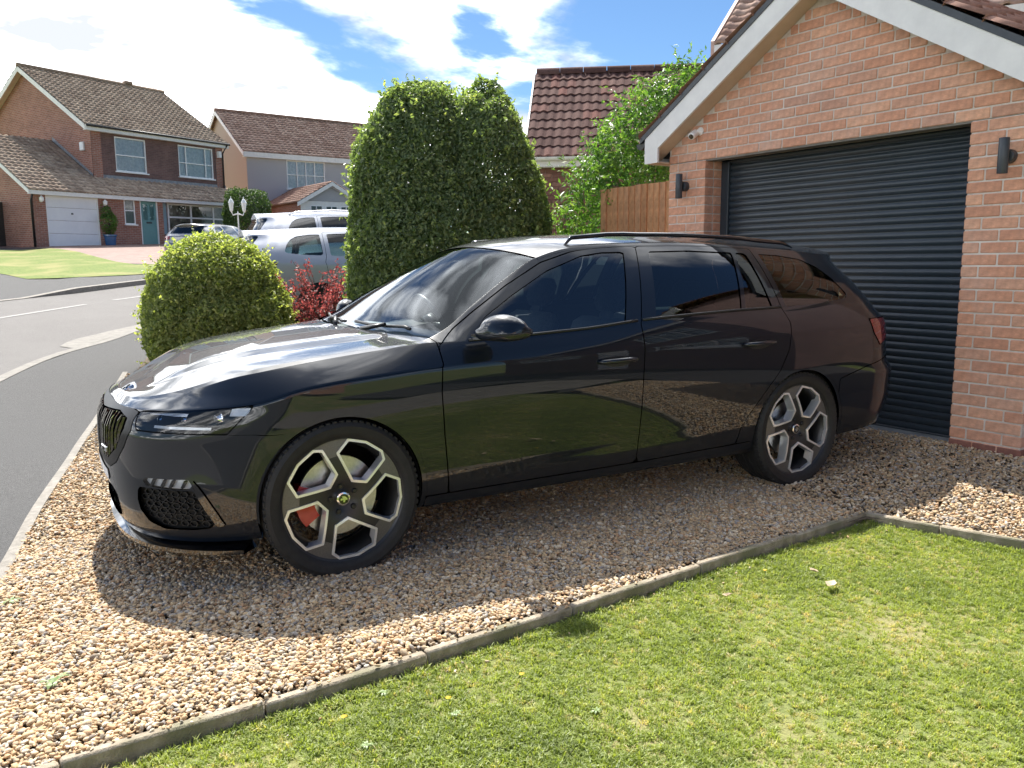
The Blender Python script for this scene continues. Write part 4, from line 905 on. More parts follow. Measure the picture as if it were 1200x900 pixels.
# roof: barge boards, soffit, tiles
OV = .155
def slope_box(name, side, t0, t1, y0, y1, d0, d1, mat_, b=.003):
    """board along a roof slope; t = distance from the ridge along the horizontal, d = height above the board line (top of barge = 3.385 - PIT*t)"""
    V = []
    for t in (t0, t1):
        for y in (y0, y1):
            for d in (d0, d1): V.append((APX + side * t, y, 3.385 - PIT * t + d))
    F = [(0, 1, 3, 2), (4, 6, 7, 5), (0, 4, 5, 1), (2, 3, 7, 6), (0, 2, 6, 4), (1, 5, 7, 3)]
    return MB().add(V, F).build(name, mat_, gar)
for sd in (-1, 1):
    slope_box('barge_board', sd, 0.0, 1.70, -OV - .022, -OV, -.19, 0, MAT['white_board'])
    slope_box('soffit', sd, 0.0, 1.70, -OV + .001, .004, -.186, -.172, MAT['cream_soffit'])
    slope_box('verge_cement', sd, 0.0, 1.76, -OV - .030, -OV + .10, .002, .05, MAT['verge'] if 'verge' in MAT else MAT['dark_metal'])
    x0 = APX + sd * 1.70; zt = 3.385 - PIT * 1.70
    xe = sorted((x0, x0 - sd * .165))
    # boxed eaves end and fascia running back
    box('eaves_box', xe[0], xe[1], -OV - .0235, -OV - .002, zt - .215, zt - .08 if False else zt - .02, MAT['white_board'], gar)
    xf_ = sorted((x0 - sd * .018, x0)); box('fascia', xf_[0], xf_[1], -OV + .002, 5.5, zt - .215, zt - .01, MAT['white_board'], gar)
    xs_ = sorted((x0 - sd * .02, APX + sd * 1.57)); box('eaves_soffit', xs_[0], xs_[1], -OV + .003, 5.4, zt - .212, zt - .20, MAT['cream_soffit'], gar)
    gp = [(x0 + sd * (.005 + .055 - .055 * math.cos(q * PI / 8)), zt - .03 - .055 * math.sin(q * PI / 8)) for q in range(9)]
    gm = MB(); gm.prism(gp, 'y', -OV - .02, 5.5); gm.build('gutter', MAT['black_plastic'], gar)
def pantile(name, Wd, Lg, parent, mat_, pitch=.21, gauge=.30, amp=.022, step=.022, seg=6):
    """roof covering as one corrugated, stepped sheet: local x along the eaves, y up the slope"""
    nx = max(2, int(round(Wd / pitch))) * seg; rows = max(1, int(round(Lg / gauge))); xs = np.linspace(0, Wd, nx + 1); V = []; T = []
    prof = amp * (np.maximum(0, np.sin(xs / pitch * 2 * PI)) ** .8 * 1.0 - .25 * np.maximum(0, -np.sin(xs / pitch * 2 * PI)))
    ci = (xs / pitch).astype(int)
    rr = np.random.default_rng(5)
    for r in range(rows):
        y0, y1 = Lg * r / rows, Lg * (r + 1) / rows; tv = rr.random(int(Wd / pitch) + 2)
        for y, zo in ((y0, -.02), (y0, step), (y1 + .01, .003)):
            V.append(np.stack([xs, np.full_like(xs, y), prof + zo], 1)); T.append(tv[ci])
    V = np.concatenate(V); T = np.concatenate(T); n1 = nx + 1; F = []
    for r in range(rows):
        for b in range(2):
            o_ = (r * 3 + b) * n1; F.append(np.stack([np.arange(nx) + o_, np.arange(nx) + o_ + 1, np.arange(nx) + o_ + n1 + 1, np.arange(nx) + o_ + n1], 1))
    o = obj(name, V, np.concatenate(F), mat_, parent, attrs={'tint': T}); return tag(o, kind='stuff')
def on_slope(o, org, ex, ey):
    """place a sheet whose x runs along ex and y along ey"""
    ex, ey = Vector(ex).normalized(), Vector(ey).normalized(); ez = ex.cross(ey)
    o.matrix_local = Matrix(((ex.x, ey.x, ez.x, org[0]), (ex.y, ey.y, ez.y, org[1]), (ex.z, ey.z, ez.z, org[2]), (0, 0, 0, 1))); return o
MAT['tile_own'] = mat_tint('orange_brown_tiles', [(0, (.30, .16, .11)), (.5, (.38, .21, .15)), (1, (.26, .15, .11))], rough=.8, noise=(12, .3), bump=.3)
sl_ = math.hypot(1.76, 1.76 * PIT)
on_slope(pantile('roof_tiles', 5.7, sl_, gar, MAT['tile_own'], pitch=.30, gauge=.31, amp=.03), (APX - 1.76, 5.5, 3.385 - PIT * 1.76 + .062), (0, -1, 0), (1, 0, PIT))
on_slope(pantile('roof_tiles', 5.7, sl_, gar, MAT['tile_own'], pitch=.30, gauge=.31, amp=.03), (APX + 1.76, -.2, 3.385 - PIT * 1.76 + .062), (0, 1, 0), (-1, 0, PIT))
for sd in (-1, 1): slope_box('roof_deck', sd, 0, 1.70, -OV + .01, 5.45, -.165, .0, MAT['dark_room'])
# wall lamps and the camera
def wall_lamp(s, zc, label):
    P = gar.matrix_basis @ Vector((s, 0, zc)); o = empty('wall_lamp', P, GA); tag(o, label, 'wall lamp', 'up and down lamps on the garage')
    MB().lathe([(0, -.105), (.028, -.105), (.030, -.102), (.030, .102), (.028, .105), (.020, .105), (.020, .06), (0, .06)], 24, axis='z', M=Matrix.Translation((0, -.085, 0))).build('lamp_tube', MAT['dark_metal'], o, angle=35)
    MB().lathe([(0, -.052), (.036, -.052), (.042, -.045), (.042, 0)], 28, M=Matrix.Translation((0.0, 0, 0))).build('wall_plate', MAT['dark_metal'], o, angle=35)
    return o
wall_lamp(-.225, 1.90 + .035, 'slim dark grey up-and-down wall lamp on the garage pier by the timber fence')
wall_lamp(2.505, 1.90, 'slim dark grey up-and-down wall lamp on the pier right of the roller door')
P = gar.matrix_basis @ Vector((-.065, 0, 2.385)); o = empty('security_camera', P, GA); tag(o, 'small white bullet security camera under the garage barge board', 'camera')
MB().lathe([(0, -.04), (.012, -.04), (.016, -.03), (.035, -.008), (.035, 0)], 20).build('bracket', MAT['white'], o, angle=35)
cb = MB().lathe([(0, -.048), (.024, -.048), (.030, -.042), (.031, .03), (.026, .045), (0, .048)], 24).build('camera_body', MAT['white'], o, angle=35); cb.location = (-.02, -.062, -.028); cb.rotation_euler = (.5, 0, .25)
lf = MB().lathe([(0, -.0505), (.021, -.0505), (.0225, -.0475)], 20).build('lens_face', MAT['gloss_black'], cb)
# ------------------------------------------------------------------ houses
def vwall(name, W_, H_, holes, mat_, parent, org=(0, 0, 0), ang=0, rev=.09, top=None):
    """wall in the x-z plane of its own frame (front faces -y) with real openings (x0,x1,z0,z1) and reveals; top = [(x,z)...] polygon outline above H_"""
    xs = sorted({0, W_, *[h[0] for h in holes], *[h[1] for h in holes]}); zs = sorted({0, H_, *[h[2] for h in holes], *[h[3] for h in holes]}); V = []; F = []; uv = []
    def q(p, u): 
        b = len(V); V.extend(p); uv.extend(u); F.append(tuple(range(b, b + len(p))))
    for i in range(len(xs) - 1):
        for j in range(len(zs) - 1):
            cx, cz = (xs[i] + xs[i + 1]) / 2, (zs[j] + zs[j + 1]) / 2
            if any(h[0] < cx < h[1] and h[2] < cz < h[3] for h in holes): continue
            c = [(xs[i], zs[j]), (xs[i + 1], zs[j]), (xs[i + 1], zs[j + 1]), (xs[i], zs[j + 1])]; q([(a, 0, b) for a, b in c], c)
    for x0, x1, z0, z1 in holes:
        for a, b in (((x0, z0), (x0, z1)), ((x1, z1), (x1, z0)), ((x0, z1), (x1, z1)), ((x1, z0), (x0, z0))): q([(a[0], 0, a[1]), (b[0], 0, b[1]), (b[0], rev, b[1]), (a[0], rev, a[1])], [(a[0] + a[1], 0), (b[0] + b[1], 0), (b[0] + b[1], rev), (a[0] + a[1], rev)])
    if top: q([(a, 0, b) for a, b in top], top)
    o = obj(name, V, F, mat_, parent, uv=uv); o.location = org; o.rotation_euler = (0, 0, ang); return o
def window(parent, org, ang, x0, x1, z0, z1, cols, rows, y=.06, frame=.055, bar=.045, glass='glass_house', back='curtain', sill=True, fm='white', name='window'):
    """framed window in a wall frame: cols/rows are fractions where mullions and transoms stand; every pane is its own sub-part"""
    m = MB(); f = frame
    m.box(x0, x1, y - .035, y + .035, z1 - f, z1); m.box(x0, x1, y - .035, y + .035, z0, z0 + f); m.box(x0, x0 + f, y - .034, y + .034, z0 + f, z1 - f); m.box(x1 - f, x1, y - .034, y + .034, z0 + f, z1 - f)
    cx = [x0 + f] + [x0 + (x1 - x0) * c for c in cols] + [x1 - f]; cz = [z0 + f] + [z0 + (z1 - z0) * c for c in rows] + [z1 - f]
    for c in cx[1:-1]: m.box(c - bar / 2, c + bar / 2, y - .03, y + .03, z0 + f, z1 - f)
    for c in cz[1:-1]: m.box(x0 + f, x1 - f, y - .031, y + .031, c - bar / 2, c + bar / 2)
    if sill: m.box(x0 - .05, x1 + .05, y - .13, y - .036, z0 - .045, z0 + .004)
    w = m.build(name, MAT[fm], parent); w.location = org; w.rotation_euler = (0, 0, ang)
    for i in range(len(cx) - 1):
        for j in range(len(cz) - 1): obj('pane', [(cx[i], y, cz[j]), (cx[i + 1], y, cz[j]), (cx[i + 1], y, cz[j + 1]), (cx[i], y, cz[j + 1])], [(0, 1, 2, 3)], MAT[glass], w)
    # room behind: curtain sheets with folds
    V = []; n = 24
    for i in range(n + 1): x = x0 + (x1 - x0) * i / n; V += [(x, y + .075 + .015 * math.sin(i * 2.1), z0), (x, y + .075 + .02 * math.sin(i * 2.1 + .3), z1)]
    obj('curtain' if back == 'curtain' else 'room', V, [(2 * i, 2 * i + 2, 2 * i + 3, 2 * i + 1) for i in range(n)], MAT[back], w); return w
MAT['brick1'] = mat_brickuv('brown_red_brick', (.27, .105, .075), (.36, .155, .11), (.34, .28, .24))
MAT['brick_dk'] = mat_brickuv('dark_brown_brick', (.13, .070, .062), (.18, .098, .085), (.17, .12, .11))
MAT['tile1'] = mat_tint('brown_pantiles', [(0, (.27, .195, .145)), (.5, (.35, .265, .20)), (1, (.42, .325, .245))], rough=.95, spec=.15, noise=(7, .3))
MAT['tile2'] = mat_tint('red_brown_pantiles', [(0, (.25, .155, .12)), (.5, (.33, .22, .175)), (1, (.40, .28, .225))], rough=.95, spec=.15, noise=(7, .3))
MAT['render'] = mat('grey_roughcast', (.36, .36, .38), (.44, .44, .46), scale=60, rough=.95, bump=.5, bscale=40)
MAT['render_side'] = mat('buff_render', (.46, .37, .31), (.52, .43, .36), scale=40, rough=.95, bump=.4, bscale=40)
MAT['teal'] = mat('teal_door_paint', (.12, .27, .28), (.14, .30, .31), scale=4, rough=.4)
MAT['up_door'] = mat('white_steel_door', (.72, .73, .78), (.78, .79, .83), scale=3, rough=.4)
MAT['dark_timber'] = mat('dark_stained_timber', (.035, .03, .026), (.06, .05, .043), scale=12, rough=.8)
def H1():
    x0, y0, th, base, Wd, H, he, hr, qf, g0, ga, gp, hg = 1.67, 35.294, .478, 2.02, 6.586, 4.539, 5.051, 7.93, 1.165, -2.733, -3.206, 2.349, 2.114
    h = empty('detached_house', (x0, y0, base), th); tag(h, 'brown brick house with white garage door and teal front door across the road', 'house')
    B = MAT['brick1']
    # upper front wall with dark brick panel and two windows; brick quoins at both ends
    w1 = (1.05, 2.52, 3.27, 4.72); w2 = (4.15, 6.05, 3.30, 4.72)
    vwall('front_wall', Wd, he, [w1, w2], MAT['brick_dk'], h)
    for a, b in ((0, .42), (Wd - .40, Wd)): uvwall('brick_quoin', (a, -.03), (b, -.03), 0, he - .1, B, h); 
    box('quoin_return', Wd - .40, Wd - .398, -.03, 0, 0, he - .1, MAT['brick_dk'], h)
    window(h, (0, 0, 0), 0, *w1, [], [.48]); window(h, (0, 0, 0), 0, *w2, [.22, .78], [.45])
    # gable wall on the left, right wall, rear
    o = vwall('gable_wall', 2 * H, he, [], B, h, (0, 2 * H, 0), -PI / 2, top=[(0, he), (2 * H, he), (H, hr - .12)]); o = vwall('gable_wall', 2 * H, he, [], B, h, (Wd, 0, 0), PI / 2, top=[(0, he), (2 * H, he), (H, hr - .12)])
    window(h, (0, 2 * H, 0), -PI / 2, 2 * H - 4.75, 2 * H - 3.95, 3.05, 3.75, [], [.5], y=-.02)
    # roof
    ov, vo, vr = .22, .35, .25; s = (hr - he) / (H + .2); L = math.hypot(H + .2 + .02, hr - he)
    on_slope(pantile('roof_tiles', Wd + vo + vr, L, h, MAT['tile1'], pitch=.25, gauge=.27, amp=.03, step=.035), (-vo, -.22, he - .02), (1, 0, 0), (0, H + .2, hr - he)); on_slope(pantile('roof_tiles', Wd + vo + vr, L, h, MAT['tile1'], pitch=.25, gauge=.27, amp=.03, step=.035), (Wd + vr, 2 * H + .22, he - .02), (-1, 0, 0), (0, -(H + .2), hr - he))
    MB().tube([(-vo, H, hr + .01), (Wd + vr, H, hr + .01)], .11, 10).build('ridge_tiles', MAT['tile1'], h, smooth=True)
    for a, ov_ in ((-vo, 1), (Wd + vr, -1)):
        for sg in (-1, 1):
            pl = [(H + sg * (H + .2), he - .25), (H + sg * (H + .2), he - .03), (H, hr - .03), (H, hr - .25)]
            MB().prism(pl, 'x', a, a + .03 * ov_).build('barge_board', MAT['white_board'], h)
            pl = [(H + sg * (H + .2), he - .10), (H + sg * (H + .2), he - .06), (H, hr - .06), (H, hr - .10)]
            MB().prism(pl, 'x', a + .032 * ov_, a + ov_ * .35).build('soffit', MAT['cream_soffit'], h)
    box('fascia', -.32, Wd + .22, -.24, -.20, he - .25, he - .04, MAT['white_board'], h); box('eaves_soffit', -.3, Wd + .2, -.2, -.001, he - .245, he - .22, MAT['white_board'], h)
    MB().tube([(-.30, -.29, he - .06), (Wd + .25, -.29, he - .07)], .05, 8).build('gutter', MAT['black_plastic'], h, smooth=True)
    MB().tube([(Wd + .1, -.29, he - .1), (Wd - .05, -.1, he - .5), (Wd - .05, -.09, 2.6)], .04, 8).build('downpipe', MAT['black_plastic'], h, smooth=True)
    box('bird_box', Wd - .34, Wd - .18, -.20, -.031, he - .72, he - .42, MAT['white_board'], h, .01)
    MB().tube([(Wd - .1, H + .3, hr), (Wd - .1, H + .3, hr + .55)], .02, 6).tube([(Wd - .25, H + .3, hr + .42), (Wd + 1.3, H + .1, hr + .42)], .012, 6).build('tv_aerial', MAT['dark_metal'], h)
    box('flue_cap', Wd - 1.9, Wd - 1.5, H - .15, H + .15, hr + .05, hr + .22, MAT['tile1'], h, .04)
    # ground floor: garage and porch front under the lean-to roof
    gd = (g0 - ga, g0 - ga + 2.13, .02, 2.06); Lf = gp - ga; ofs = -ga
    fw_ = (.62 + ofs - .1, 1.02 + ofs, .98, 2.02); dr = (1.30 + ofs - .05, 2.15 + ofs - .05, .12, 2.06)
    vwall('front_wall', Lf, 2.12, [gd, fw_, dr], B, h, (ga, -qf, 0), 0, rev=.12)
    gw = (2.75, Wd - .22, .62, 1.98)   # bay window right of the porch, set back a little
    vwall('front_wall', Wd - gp + .25, 2.35, [(gw[0] - gp, gw[1] - gp, gw[2], gw[3])], MAT['brick_dk'], h, (gp, -qf + .30, 0), 0, rev=.1)
    uvwall('porch_return', (gp, -qf), (gp, 0), 0, 2.2, B, h)
    window(h, (0, -qf + .30, 0), 0, *gw, [.335, .67], [.56], y=-.02, frame=.07, bar=.07, back='room_warm'); uvwall('porch_return', (Wd + .25, -qf + .3), (Wd + .25, 0), 0, 2.3, B, h)
    for x in (gw[0] + .30, gw[0] + .96): 
        pass
    box('side_panel', gp + .02, gp + .36, -qf + .285, -qf + .299, .62, 1.98, MAT['teal_pale'], h)
    # garage door: four ribbed panels
    for k in range(4): box('garage_door_panel', g0 + .05, g0 + 2.08, -qf + .05, -qf + .09, .03 + k * .5, .03 + k * .5 + .493, MAT['up_door'], h, .008)
    for x0_, x1_, z0_, z1_ in ((g0, g0 + .05, .0, 2.06), (g0 + 2.08, g0 + 2.13, 0, 2.06), (g0 + .05, g0 + 2.08, 2.032, 2.06)): box('door_frame', x0_, x1_, -qf + .02, -qf + .10, z0_, z1_, MAT['white'], h)
    box('door_handle', g0 + 1.0, g0 + 1.07, -qf + .02, -qf + .05, 1.28, 1.34, MAT['dark_metal'], h)
    dx0, dx1 = dr[0] + ga, dr[1] + ga
    fd = box('front_door', dx0 + .06, dx1 - .06, -qf + .05, -qf + .09, .14, 2.02, MAT['teal'], h, .004)
    for k in (0, 1): box('door_glazing', dx0 + .17 + k * .32, dx0 + .37 + k * .32, -qf + .045, -qf + .055, 1.2, 1.85, MAT['glass_house'], fd); 
    box('letter_box', dx0 + .3, dx1 - .3, -qf + .035, -qf + .05, 1.05, 1.12, MAT['dark_metal'], fd)
    for a, b in ((dx0, dx0 + .058), (dx1 - .058, dx1)): box('door_frame', a, b, -qf + .02, -qf + .1, .12, 2.06, MAT['white'], h)
    box('door_step', dx0 - .1, dx1 + .15, -qf - .12, -qf - .002, 0, .12, MAT['white_board'], h)
    window(h, (ga, -qf, 0), 0, *fw_, [], [.55], y=.05, frame=.05, back='room')
    # lean-to roof: from the upper wall down to the gutter, and over the garage to its own ridge
    zt = 2.95; yt = -.001; yb = -qf - .22; zb = 2.14; Lp = math.hypot(qf + .22, zt - zb)
    on_slope(pantile('lower_roof', Wd + .3 - 0, Lp, h, MAT['tile1'], pitch=.25, gauge=.27, amp=.03, step=.03), (0, yb, zb), (1, 0, 0), (0, yt - yb, zt - zb))
    k = (zt - zb) / (yt - yb); gdp = 2.9; zr = zb + k * (gdp - yb) * 1.0
    on_slope(pantile('lower_roof', -ga + .25, math.hypot(gdp - yb, zr - zb), h, MAT['tile1'], pitch=.25, gauge=.27, amp=.03, step=.03), (ga - .25, yb, zb), (1, 0, 0), (0, gdp - yb, zr - zb)); on_slope(pantile('lower_roof', -ga + .25, math.hypot(gdp - yb, zr - zb), h, MAT['tile1'], pitch=.25, gauge=.27, amp=.03, step=.03), (0, gdp + (gdp - yb), zb), (-1, 0, 0), (0, -(gdp - yb), zr - zb))
    vwall('garage_side', 2 * (gdp + qf), 2.1, [], B, h, (ga, gdp + gdp + qf, 0), -PI / 2, top=[(0, 2.1), (2 * (gdp + qf), 2.1), (gdp + qf, zr - .1)])
    for sg in (-1, 1):
        pl = [(gdp + sg * (gdp - yb), zb - .18), (gdp + sg * (gdp - yb), zb - .01), (gdp, zr - .01), (gdp, zr - .18)]; MB().prism(pl, 'x', ga - .25, ga - .22).build('barge_board', MAT['white_board'], h)
    box('fascia', ga - .22, gp + .02, yb + .02, yb + .05, zb - .17, zb - .015, MAT['white_board'], h); box('fascia', gp + .021, Wd + .3, yb + .02 + .0, yb + .06, zb - .17 + .02, zb - .015, MAT['white_board'], h)
    box('eaves_soffit', ga - .2, Wd + .3, yb + .062, -qf - .002, zb - .16, zb - .14, MAT['white_board'], h)
    fl = MB(); fl.box(.42, Wd + .1, -.03, -.002, zt - .02, zt + .12); fl.build('lead_flashing', MAT['lead'], h)
    V = [(-.02, 0, zt - .05), (-.02, 2.85, zr - .02), (-.02, 2.85, zr + .16), (-.02, 0, zt + .13)]; obj('lead_flashing', V, [(0, 1, 2, 3)], MAT['lead'], h)
    box('alarm_box', -.10, -.003, .45, .72, 4.05, 4.40, MAT['white'], h, .02)
    MB().tube([(ga - .05, yb + .12, zb - .1), (ga - .05, -qf + .05, zb - .4), (ga - .05, -qf + .05, 0)], .04, 8).build('downpipe', MAT['black_plastic'], h, smooth=True)
    for x in (g0 - .22, g0 + 2.13 + .22):
        l = empty('coach_lamp', h.matrix_basis @ Vector((x, -qf, 1.72)), th); tag(l, 'white coach lantern on the corner pier between the downpipe and the white garage door' if x < g0 else 'white coach lantern above the potted shrub by the white garage door', 'wall lamp', 'coach lanterns by the white garage door')
        MB().lathe([(.03, -.02), (.075, .02), (.09, .14), (.05, .17), (.02, .22), (0, .23)], 8, axis='z', M=Matrix.Translation((0, -.13, 0))).build('lantern', MAT['white'], l, angle=30); MB().tube([(0, 0, .0), (0, -.06, -.02), (0, -.13, -.02)], .015, 6).build('arm', MAT['white'], l)
    return h
MAT['room_warm'] = mat('furnished_room', (.05, .045, .04), (.40, .33, .26), scale=2.2, rough=.9); MAT['room'] = MAT['dark_room']; MAT['teal_pale'] = mat('pale_blue_blind', (.25, .38, .45), (.32, .46, .53), scale=3, rough=.7)
house1 = H1()
def H2():
    # eaves line ends measured at z 7.1
    a = Vector((9.15, 40.9)); b = Vector((15.9, 41.7)); th = math.atan2(b.y - a.y, b.x - a.x); Wd = 9.0; H = 3.9; base = 2.3; he = 4.8; hr = 7.4
    h = empty('rendered_house', (a.x + .1, a.y, base), th); tag(h, 'grey rendered house with red-brown tiled roof behind the parked silver cars', 'house')
    w = (2.15, 4.35, 3.0, 4.5)
    vwall('front_wall', Wd, he, [w, (6.2, 7.6, 3.2, 4.4)], MAT['render'], h); window(h, (0, 0, 0), 0, *w, [.27, .5, .73], [.5]); window(h, (0, 0, 0), 0, 6.2, 7.6, 3.2, 4.4, [.5], [.5])
    vwall('gable_wall', 2 * H, he, [], MAT['render_side'], h, (0, 2 * H, 0), -PI / 2, top=[(0, he), (2 * H, he), (H, hr - .12)]); vwall('gable_wall', 2 * H, he, [], MAT['render_side'], h, (Wd, 0, 0), PI / 2, top=[(0, he), (2 * H, he), (H, hr - .12)])
    L = math.hypot(H + .22, hr - he)
    on_slope(pantile('roof_tiles', Wd + .5, L, h, MAT['tile2'], pitch=.27, gauge=.28, amp=.03, step=.04), (-.25, -.22, he - .02), (1, 0, 0), (0, H + .22, hr - he)); on_slope(pantile('roof_tiles', Wd + .5, L, h, MAT['tile2'], pitch=.27, gauge=.28, amp=.03, step=.04), (Wd + .25, 2 * H + .22, he - .02), (-1, 0, 0), (0, -(H + .22), hr - he))
    MB().tube([(-.25, H, hr + .01), (Wd + .25, H, hr + .01)], .11, 10).build('ridge_tiles', MAT['tile2'], h, smooth=True)
    for sg in (-1, 1): MB().prism([(H + sg * (H + .2), he - .25), (H + sg * (H + .2), he - .03), (H, hr - .03), (H, hr - .25)], 'x', -.25, -.21).build('barge_board', MAT['white_board'], h)
    box('fascia', -.21, Wd + .2, -.23, -.19, he - .30, he - .04, MAT['white_board'], h); box('eaves_soffit', -.2, Wd + .2, -.19, -.001, he - .295, he - .27, MAT['white_board'], h)
    # two small gabled porches in front
    for k, (x0, x1, yo) in enumerate(((.9, 4.1, -4.6), (4.3, 7.3, -3.4))):
        pw = x1 - x0; ze = 2.05; zr = 3.0
        holes = [(.5, 1.15, .9, 1.85), (1.3, 1.95, .9, 1.85), (2.1, 2.75, .9, 1.85)]
        vwall('porch_front', pw, ze, holes, MAT['white_board'], h, (x0, yo, 0), 0, top=[(0, ze), (pw, ze), (pw / 2, zr - .05)])
        for hh in holes: window(h, (x0, yo, 0), 0, *hh, [.5], [.72], y=.03, frame=.05, bar=.04, sill=False, back='room')
        vwall('gable_panel', pw - .5, .02, [], MAT['render'], h, (x0 + .25, yo - .012, ze), 0, top=[(0, 0), (pw - .5, 0), ((pw - .5) / 2, .72)])
        uvwall('porch_side', (x0, yo), (x0, 0), 0, ze, MAT['brick1'], h)
        sl = math.hypot(pw / 2 + .25, zr - ze + .1)
        on_slope(pantile('porch_roof', -yo + .25, sl, h, MAT['tile2'], pitch=.27, gauge=.28, amp=.03, step=.03), (x0 - .25, -.0, ze - .08), (0, -1, 0), (pw / 2 + .25, 0, zr - ze + .1)); on_slope(pantile('porch_roof', -yo + .25, sl, h, MAT['tile2'], pitch=.27, gauge=.28, amp=.03, step=.03), (x1 + .25, yo - .25, ze - .08), (0, 1, 0), (-(pw / 2 + .25), 0, zr - ze + .1))
        for sg in (-1, 1): MB().prism([(x0 + pw / 2 + sg * (pw / 2 + .25), ze - .30), (x0 + pw / 2 + sg * (pw / 2 + .25), ze - .10), (x0 + pw / 2, zr), (x0 + pw / 2, zr - .2)], 'y', yo - .26, yo - .22).build('barge_board', MAT['white_board'], h)
    return h
H2()
# neighbour's garage behind the shrubs: individual tiles and bricks on the part in view
def H3():
    yaw = -.6368; O = Vector((6.504, 8.254)); h = empty('neighbour_garage', (O.x, O.y, 0), yaw); tag(h, 'brick garage with dark red pantiled roof behind the timber fence', 'garage')
    ze = 3.06; Wd = 4.1; run = 2.34; zr = 4.90
    MAT['tile3'] = mat_tint('dark_red_pantiles', [(0, (.066, .036, .032)), (.4, (.095, .054, .048)), (.75, (.125, .078, .068)), (1, (.15, .066, .055))], rough=.95, spec=.1, src='obj', noise=(25, .25), bump=.25, bscale=60)
    MAT['tile3j'] = mat_tint('dark_red_pantiles_joined', [(0, (.066, .036, .032)), (.4, (.095, .054, .048)), (.75, (.125, .078, .068)), (1, (.15, .066, .055))], rough=.95, spec=.1, noise=(25, .25), bump=.25, bscale=60)
    MAT['brick3'] = mat_tint('brown_brick', [(0, (.17, .085, .068)), (.5, (.23, .12, .095)), (1, (.29, .16, .125))], rough=.9, src='obj', noise=(20, .2))
    MAT['brick3uv'] = mat_brickuv('brown_brick_wall', (.19, .095, .075), (.26, .14, .11), (.27, .22, .19))
    # wall: mortar sheet and bricks over the strip that shows, brick pattern sheets elsewhere
    uvwall('side_wall', (0.02, .20), (Wd, .20), -.2, ze - .1, MAT['brick3uv'], h); uvwall('gable_wall', (.02, .2), (.02, 2 * run + .0), -.2, ze - .1, MAT['brick3uv'], h, gable=zr - ze)
    me = MB().box(0, .215, 0, .1, 0, .065, .004).build('brick', MAT['brick3']); bme = me.data; bpy.data.objects.remove(me)
    for r in range(15):
        for c in range(8):
            inst('brick', bme, h, (.03 + .225 * c + (.1125 if r % 2 else 0), .188 + random.uniform(-.001, .001), 1.76 + .075 * r))
    box('fascia', -.03, Wd, -.03, .0, ze - .17, ze - .02, MAT['white_board'], h); box('eaves_soffit', 0, Wd, .002, .2, ze - .165, ze - .15, MAT['white_board'], h)
    gp = [(-.035 - .055 + .055 * math.cos(q * PI / 8), ze - .02 - .055 * math.sin(q * PI / 8)) for q in range(9)]
    V = [(x, y, z) for x in (-.05, Wd) for y, z in gp]; MB().add(V, [(q, q + 1, q + 10, q + 9) for q in range(8)]).build('gutter', MAT['white'], h, smooth=True)
    # one pantile: S-wave across, butt edge thick
    p = .158; g = .300; nx = 8; V = []
    for yy, lift_ in ((0, 0.0), (0, .026), (g + .02, .004)):
        for i in range(nx + 1): t = i / nx; V.append((t * p, yy, lift_ + .024 * (.5 - .5 * math.cos(2 * PI * t)) ** 1.2))
    F = [(r * (nx + 1) + i, r * (nx + 1) + i + 1, (r + 1) * (nx + 1) + i + 1, (r + 1) * (nx + 1) + i) for r in range(2) for i in range(nx)]
    tme = mesh_from('roof_tile', V, F, MAT['tile3']); tme.shade_smooth(); tme.set_sharp_from_angle(angle=math.radians(50))
    rf = box('roof', .0, Wd, .0, .02, ze - .03, ze - .02, MAT['dark_room'], h)
    L = math.hypot(run, zr - ze); ey = Vector((0, run, zr - ze)).normalized(); ex = Vector((1, 0, 0)); ez = ex.cross(ey); nrow = int(L / g); V0 = Vector((-.08, -.06, ze - .01)); rest = MB(); tt = []
    for r in range(nrow + 1):
        for c in range(int(Wd / p)):
            org = V0 + ex * (p * c) + ey * (g * r); M = Matrix(((ex.x, ey.x, ez.x, org.x), (ex.y, ey.y, ez.y, org.y), (ex.z, ey.z, ez.z, org.z), (0, 0, 0, 1)))
            if c < 22: o = inst('roof_tile', tme, rf); o.matrix_local = M @ Matrix.Rotation(random.uniform(-.012, .012), 4, 'X')
            else: n0 = len(rest.V); rest.add([v.co for v in tme.vertices], [tuple(q.vertices) for q in tme.polygons], M); tt += [random.random()] * (len(rest.V) - n0)
    tag(obj('roof_tiles', rest.V, rest.F, MAT['tile3j'], rf, attrs={'tint': tt}, smooth=True), kind='stuff')
    on_slope(pantile('roof_tiles_rear', Wd, L, h, MAT['tile3j'], pitch=.158, gauge=.30), (Wd - .08, 2 * run, ze), (-1, 0, 0), (0, -run, zr - ze))
    for r in range(nrow + 1):   # verge units, white edge
        org = V0 + ey * (g * r) + Vector((-.035, 0, 0)); o = MB().box(0, .03, 0, g - .012, -.05, .035 , .004).build('verge_unit', MAT['white_board'], rf); o.matrix_local = Matrix(((ex.x, ey.x, ez.x, org.x), (ex.y, ey.y, ez.y, org.y), (ex.z, ey.z, ez.z, org.z), (0, 0, 0, 1)))
    for k in range(9): MB().lathe([(.115, 0), (.115, .44)], 12, axis='z', a0=-.2, a1=PI + .2, M=Matrix.Translation((-.06 + .452 * k, run - .03, zr + .0)) @ Matrix.Rotation(PI / 2, 4, 'Y') @ Matrix.Rotation(PI / 2, 4, 'Z')).build('ridge_tile', MAT['tile3'], rf, smooth=True)
    return h
H3()
